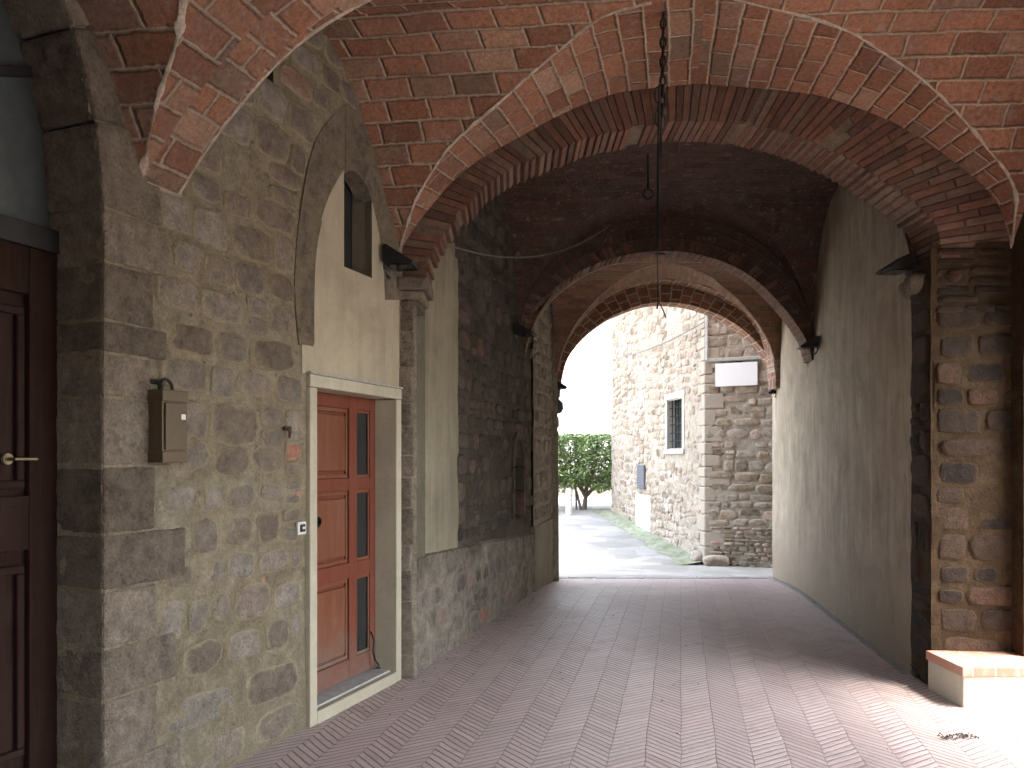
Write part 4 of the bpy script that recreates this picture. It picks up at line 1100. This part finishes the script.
# iron ring in vault 2
mb = MB(); y = 7.4; rx, rz_ = (648 - UC) / F * y, CZ + (HV - 194) * y / F
mb.tube([(rx + .045 * math.cos(R(t)), y, rz_ + .045 * math.sin(R(t))) for t in range(0, 361, 24)], .010, 8, cap=False)
mb.tube([(rx, y, rz_ + .045), (rx, y, 4.44)], .010, 8)
tag(mb.build('iron_ring', M['iron'], loc=(rx, y, rz_)), 'small iron ring hanging from the dark second vault', 'ring')
# sagging cable
mb = MB(); pts = []
P0, P1 = Vector((lineX(FB, 6.6) + .03, 6.6, CZ + (HV - 243) * 6.6 / F)), Vector((1.13, 9.1, CZ + (HV - 224) * 9.1 / F))
for i in range(21):
    t = i / 20; p = P0.lerp(P1, t); p.z -= .42 * 4 * t * (1 - t) * .55; pts.append(p)
mb.tube(pts, .008, 6); tag(mb.build('sagging_cable', M['wire'], loc=P0), 'thin cable sagging across the dark vault beyond the first arch', 'cable')
# twigs on floor
mb = MB(); random.seed(61); bx, by = (957 - UC) / F * (CZ * F / (739 - HV)), CZ * F / (739 - HV)
for i in range(46):
    x, y = bx + random.gauss(0, .055), by + random.gauss(0, .022); a = random.uniform(0, 3.14); l = random.uniform(.01, .035)
    mb.tube([(x, y, .006), (x + l * math.cos(a) * .5, y + l * math.sin(a) * .5, .012 + random.random() * .012), (x + l * math.cos(a), y + l * math.sin(a), .006)], [.002, .004, .001], 4)
tag(mb.build('twig_litter', M['dryleaf'], loc=(bx, by, 0)), 'small clump of dark dry twigs and leaves on the brick floor near the bench', 'debris')

# bits of leaf and grit lying about the floor, thicker along the walls
mb = MB(); random.seed(67)
for i in range(230):
    if i % 3: y = random.uniform(4.2, 11.2); w_ = random.random(); x = (XA(y) + .06 if y < 5.9 else lineX(FB, y) + .08) + abs(random.gauss(0, .12)) if w_ < .5 else lineX(FD, max(y, 6)) - .05 - abs(random.gauss(0, .12))
    else: y = random.uniform(3.8, 11); x = random.uniform(-1, 3)
    a = random.uniform(0, 3.1); l = random.uniform(.006, .016) ; c, s_ = math.cos(a), math.sin(a); z = .006 + gz(y)
    mb.add([(x - l * c, y - l * s_, z), (x + l * .5 * s_, y - l * .5 * c, z + .006), (x + l * c, y + l * s_, z + .002), (x - l * .5 * s_, y + l * .5 * c, z + .004)], [(0, 1, 2, 3)])
tag(mb.build('leaf_litter', plain('dry_leaf', (.20, .15, .10), .9)), 'bits of dry leaf and grit scattered over the brick floor', None, None, 'stuff')

# ------------------------------------------------------------------ outside
ho = empty('stone_house', (3.32, 13.7, -.2), 'tall rubble stone house seen through the exit, with barred window and blank white plaque', 'house')
FL = Fr(3.32, 13.7, -.1604, .987); FL.n = (-.987, -.1604)
FR = Fr(3.32, 13.7, .894, -.447)
if FR.n[1] > 0: FR.flip()
hw0, hwz0 = FL.px(683, 449); hw1, _ = FL.px(668, 449); hwz1 = FL.px(675, 399)[1]
mb = MB(); random.seed(71)
def hH(s, z): return hw0 < s < hw1 and hwz0 < z < hwz1
wallgrid(mb, FL, 0, 5.7, -.35, 7.5, .07, hH, .02)
wallgrid(mb, FR, 0, 3.2, -.6, 7.5, .08, None, .02)
def spL(z0, z1):
    zm = (z0 + z1) / 2; sp = [(.02 + random.uniform(0, .1), 5.65)]
    if hwz0 - .12 < zm < hwz1 + .14: sp = subtract(sp, hw0 - .13, hw1 + .13)
    return sp
stones(mb, FL, -.1, 5.2, spL, (.12, .24), (.12, .38), .018, .016, (2.6, 6), 1, skip=.08, rag=.15, wav=.22)
stones(mb, FR, .45, 5.0, lambda a, b: [(.0, 2.0)], (.11, .27), (.14, .46), .018, .024, (2.8, 7), 1, skip=.02, rag=.14, wav=.12)
stones(mb, FR, -.45, .45, lambda a, b: [(.05, 2.0)], (.05, .11), (.10, .26), .014, .035, (2.5, 4.8), 1, skip=.02, rag=.12)
mb.build('wall', [M['mortarH'], M['stoneH']], ho)
mb = MB(); z = -.3; k = 0                 # corner quoins
while z < 5.2:
    h = random.uniform(.13, .30); l1, l2 = (random.uniform(.24, .38), random.uniform(.12, .22)) if k % 2 else (random.uniform(.12, .22), random.uniform(.2, .42))
    c = [FL.pt(l1, z, -.2), FL.pt(l1, z, .022), tuple(Vector(FL.pt(0, z, .022)) + Vector((FR.n[0] * .022, FR.n[1] * .022, 0))), FR.pt(l2, z, .022), FR.pt(l2, z, -.2)]
    c2 = [(p[0], p[1], z + h - .015) for p in c]
    mb.add(c + c2, [(4, 3, 2, 1, 0), (5, 6, 7, 8, 9)] + [(i, (i + 1) % 5, (i + 1) % 5 + 5, i + 5) for i in range(5)]); z += h; k += 1
mb.t = [(.35 + t[0] * .3, .95, 0) for t in mb.t]; mb.build('quoins', M['stoneH'], ho, bevel=.02)
mb = MB()
mb.fbox(FL, hw0 - .11, hw0, hwz0, hwz1, -.18, .028); mb.fbox(FL, hw1, hw1 + .11, hwz0, hwz1, -.18, .028)
mb.fbox(FL, hw0 - .13, hw1 + .13, hwz1 + .001, hwz1 + .12, -.18, .03); mb.fbox(FL, hw0 - .13, hw1 + .13, hwz0 - .09, hwz0 - .001, -.18, .05)
wi = mb.build('window', M['sill'], ho, bevel=.01)
mb = MB(); mb.fbox(FL, hw0, hw1, hwz0, hwz1, -.17, -.15); mb.build('pane', M['glass'], wi)
mb = MB()
for i in range(1, 5): s_ = hw0 + (hw1 - hw0) * i / 5; mb.tube([FL.pt(s_, hwz0, -.03), FL.pt(s_, hwz1, -.03)], .011, 6)
for i in range(1, 6): z = hwz0 + (hwz1 - hwz0) * i / 6; mb.tube([FL.pt(hw0, z, -.045), FL.pt(hw1, z, -.045)], .009, 6)
mb.build('grille', M['iron'], wi)
s0, z0 = FL.px(646, 489); s1, z1 = FL.px(639, 465)
mb = MB(); mb.fbox(FL, s0, s1, z0, z1, .02, .05)
for i in range(9): q = z0 + (z1 - z0) * (i + .5) / 9; mb.fbox(FL, s0 + .02, s1 - .02, q - .01, q + .012, .05, .058)
mb.build('vent', plain('blue_grey_paint', (.10, .10, .115), .6), ho, bevel=.003)
s0, z0 = FL.px(651, 530); s1, z1 = FL.px(637, 494)
mb = MB(); mb.fbox(FL, s0, s1, z0 - .1, z1, -.02, .036); mb.build('plaster_patch', M['white'], ho, bevel=.02)
s0, z0 = FR.px(716, 387); s1, z1 = FR.px(758, 362)
mb = MB(); mb.fbox(FR, s0, s1, z0, z1, .04, .065); mb.build('plaque', M['white'], ho, bevel=.004)
mb = MB(); s0, z0 = FR.px(702, 361); s1, z1 = FR.px(764, 358); mb.fbox(FR, 0.0, s1, z0 - .03, z0 + .03, .0, .07); 
mb.tube([FR.pt(.03, z0, .06), FR.pt(.03, 6.8, .06)], .022, 8); mb.build('string_course', M['sill'], ho, bevel=.01)
mb = MB(); mb.hexa([FL.pt(5.7, -.3, 0), FL.pt(0, -.3, 0), FR.pt(3.2, -.6, 0), (9, 19, -.6), FL.pt(5.7, 7.5, 0), FL.pt(0, 7.5, 0), FR.pt(3.2, 7.5, 0), (9, 19, 7.5)])
mb.v = [(x + (.28 if 1 else 0), y + .28, z) for x, y, z in mb.v]; mb.build('house_core', M['mortarH'], ho)
mb = MB(); random.seed(73)                # overhanging roof (above the view)
mb.hexa([(2.0, 19.9, 7.5), (2.85, 13.2, 7.5), (6.8, 11.3, 7.5), (9.8, 20, 7.5), (3.5, 19.5, 7.9), (4.2, 14.5, 8.1), (6.5, 13.0, 8.1), (9.0, 19.5, 7.9)]); mb.build('roof', M['ringmortar'], ho)
# boulder at the corner
mb = MB(); Fb = Fr(3.30, 13.58, 1, -.2); stone(mb, Fb, .16, -.12, .22, .12, .10, 0, 2.6, 0, (.8, 0, 0), n=20)
stone(mb, Fr(3.24, 13.85, -.16, .98).flip(), .10, -.1, .2, .13, .08, 0, 2.6, 0, (.6, 0, 0), n=20)
tag(mb.build('boulder', M['stoneH'], loc=(3.4, 13.5, -.2)), 'low rounded boulder at the foot of the house corner', 'rock')
# mossy strip at the foot of the house
mb = MB(); vs = []; N_ = 30
for i in range(N_ + 1):
    s_ = 6.0 * i / N_; p = FL.pt(s_, 0, .0); w = .42 + .12 * noise.noise(Vector((s_ * 2, 0, 0))); q = FL.pt(s_, 0, w)
    vs += [(p[0], p[1], gz(p[1]) + .07), ((p[0] + q[0]) / 2, (p[1] + q[1]) / 2, gz(p[1]) + .04), (q[0], q[1], gz(q[1]) + .009)]
mb.add(vs, [(i * 3 + k, i * 3 + k + 1, i * 3 + k + 4, i * 3 + k + 3) for i in range(N_) for k in range(2)], None, 0, None, True)
tag(mb.build('moss', M['moss']), 'mossy green verge along the foot of the stone house', None, None, 'stuff')
# cable across the house
mb = MB(); pts = []
for i in range(13):
    t = i / 12; u = 600 + 104 * t; v = 362 - 40 * t + 6 * math.sin(math.pi * t); a, z = FL.px(u, v, .1); pts.append(FL.pt(a, z, .1))
mb.tube(pts, .012, 5); tag(mb.build('overhead_cable', M['wire'], loc=pts[-1]), 'thin cable slanting across the front of the stone house', 'cable')

# clipped hedge tree
random.seed(81)
he = empty('hedge_tree', (1.78, 20.0, gz(20)), 'clipped bushy evergreen with flat top and dark forked trunk at the end of the lane', 'tree')
mb = MB(); g0 = gz(20)
def branch(p, q, r0, r1, bow=.1, mb=mb):
    p, q = Vector(p), Vector(q); mid = (p + q) / 2 + Vector((random.uniform(-bow, bow), random.uniform(-bow, bow), bow * .4))
    pts = []
    for i in range(7):
        t = i / 6; pts.append(p.lerp(mid, t).lerp(mid.lerp(q, t), t))
    mb.tube(pts, [r0 + (r1 - r0) * i / 6 for i in range(7)], 7)
base = (1.80, 20, g0 - .05); fk = (1.84, 20, g0 + .32)
branch(base, fk, .075, .055, .03)
for q in ((2.25, 20.1, g0 + .95), (2.6, 19.9, g0 + 1.1), (1.95, 20.2, g0 + 1.3), (1.55, 19.9, g0 + 1.2), (1.3, 20.1, g0 + 1.0), (2.1, 19.7, g0 + 1.2)):
    branch(fk, q, .045, .015, .12)
branch((1.74, 20, g0 - .05), (1.45, 20.1, g0 + 1.0), .04, .02, .1)
branch((1.62, 20.1, g0 - .05), (1.60, 19.9, g0 + 1.0), .03, .015, .08)
mb.build('trunk', M['bark'], he)
mb = MB()
X0h, X1h, Z0h, Z1h = .2, 3.3, g0 + .50, CZ + 28 * 20 / F - .03
cnt = 0
while cnt < 21000:
    x, y, z = random.uniform(X0h, X1h), random.uniform(19.1, 21.2), random.uniform(Z0h - .2, Z1h)
    p = Vector((x, y, z))
    zl = Z0h + .16 * noise.noise(Vector((x * 2.2, y * 2, 0))) + (.10 if 1.5 < x < 2.1 else 0)
    if z < zl or z > Z1h - .05 + .08 * noise.noise(Vector((x * 5, y * 5, 3))): continue
    if y > 19.6 and z < Z1h - .15 and random.random() < .7: continue
    if noise.noise(p * 4.5) < -.12 and z < Z1h - .06: continue
    yf = 19.1 + .25 * (1 + noise.noise(Vector((x * 3, 0, z * 3))))
    if y < yf: continue
    a = random.uniform(0, 6.28); b = random.uniform(-.9, .9); s_ = random.uniform(.024, .046)
    d = Vector((math.cos(a) * math.cos(b), math.sin(a) * math.cos(b), math.sin(b))); e = d.cross(Vector((random.uniform(-1, 1), random.uniform(-1, 1), 1))).normalized()
    z_t = (z - Z0h) / (Z1h - Z0h)
    tone = min(.99, max(0, .35 + .35 * noise.noise(p * 3) + random.uniform(-.25, .3) + (.22 if z_t > .86 else 0)))
    if z_t < .7 and random.random() < .05: tone = 1.0
    mb.add([p - d * s_ * 1.6, p + e * s_ * .6, p + d * s_ * 1.6, p - e * s_ * .6], [(0, 1, 2, 3)], None, 0, (tone, 0, 0)); cnt += 1
mb.build('crown', M['leaf'], he)
mb = MB(); px_, py_ = (569 - UC) / F * 19.0, 19.0
mb.tube([(px_, py_, gz(19) - .1), (px_, py_, gz(19) + .62), (px_ + .02, py_, gz(19) + .66)], [.085, .08, .05], 10)
tag(mb.build('stone_post', M['sill'], loc=(px_, py_, gz(19))), 'short grey stone post left of the hedge trunk by the exit jamb', 'post')
# pale garden wall and pale building behind
mb = MB(); Fg = Fr(-4, 24, 1, 0); wallgrid(mb, Fg, 0, 12, .3, 1.15, .15, None, .02); mb.box(-4, 8, 24.02, 24.3, .2, 1.15); mb.box(-4.02, 8.02, 23.97, 24.34, 1.15, 1.22)
tag(mb.build('garden_wall', M['mortarH'], loc=(2, 24, .4)), 'low pale garden wall behind the hedge trunk', 'wall')
pb = empty('pale_building', (2, 31, .6), 'washed-out pale building above the hedge, left of the stone house', 'building')
mb = MB(); Fq = Fr(-6, 30, 1, 0.05); random.seed(91); wallgrid(mb, Fq, 0, 14, .2, 9, .3, None, .02); mb.box(-6, 8, 30.9, 36, 0, 9)
stones(mb, Fq, 3.2, 6.5, lambda a, b: [(6.5, 11.5)], (.2, .3), (.3, .6), .05, .015, (3, 5), 1, skip=.1)
mb.build('wall', [plaster_mat('pale_wall', (.72, .70, .65), (.6, .57, .5), .3, .004, lowdirt=0), plaster_mat('pale_wall_stone', (.66, .64, .58), (.5, .47, .42), .3, .006, lowdirt=0)], pb)

# ------------------------------------------------------------------ light, sky, camera
SUN_EL, SUN_AZ = 66.0, 112.0             # azimuth measured clockwise from +Y (north): right and a little behind the camera
w = bpy.data.worlds.new('World'); sc.world = w; w.use_nodes = True
nt = w.node_tree; bg = nt.nodes['Background']
sky = nt.nodes.new('ShaderNodeTexSky'); sky.sky_type = 'NISHITA'; sky.sun_disc = False
sky.sun_elevation = R(SUN_EL); sky.sun_rotation = R(SUN_AZ); sky.air_density = 1.0; sky.dust_density = 3.0; sky.ozone_density = 1.0
hs_ = nt.nodes.new('ShaderNodeHueSaturation'); hs_.inputs['Saturation'].default_value = .55; nt.links.new(sky.outputs[0], hs_.inputs['Color']); nt.links.new(hs_.outputs[0], bg.inputs[0]); bg.inputs[1].default_value = .15
sd = bpy.data.lights.new('sun', 'SUN'); sd.energy = .5; sd.angle = R(18); sd.color = (1.0, .95, .87)
so = bpy.data.objects.new('sun', sd); COL.objects.link(so)
dvec = Vector((math.sin(R(SUN_AZ)) * math.cos(R(SUN_EL)), math.cos(R(SUN_AZ)) * math.cos(R(SUN_EL)), math.sin(R(SUN_EL))))
so.rotation_euler = (-dvec).to_track_quat('-Z', 'Y').to_euler(); so.location = (10, -5, 12)

cam = bpy.data.cameras.new('camera'); co = bpy.data.objects.new('camera', cam); COL.objects.link(co)
co.location = (0, 0, CZ); co.rotation_euler = (R(90), 0, 0)
cam.sensor_width = 36; cam.lens = 36 * F / 1024; cam.shift_y = (HV - 384) / 1024; cam.clip_start = .05; cam.clip_end = 500
sc.camera = co
vs_ = sc.view_settings; vs_.view_transform = 'Standard'; vs_.look = 'None'; vs_.gamma = 1.0; vs_.use_curve_mapping = False
vs_.exposure = 4.0
sc.render.engine = 'CYCLES'
cy = sc.cycles; cy.max_bounces = 10; cy.diffuse_bounces = 7; cy.glossy_bounces = 3; cy.use_denoising = True
cy.caustics_reflective = False; cy.caustics_refractive = False
try: cy.denoiser = 'OPENIMAGEDENOISE'
except Exception: pass
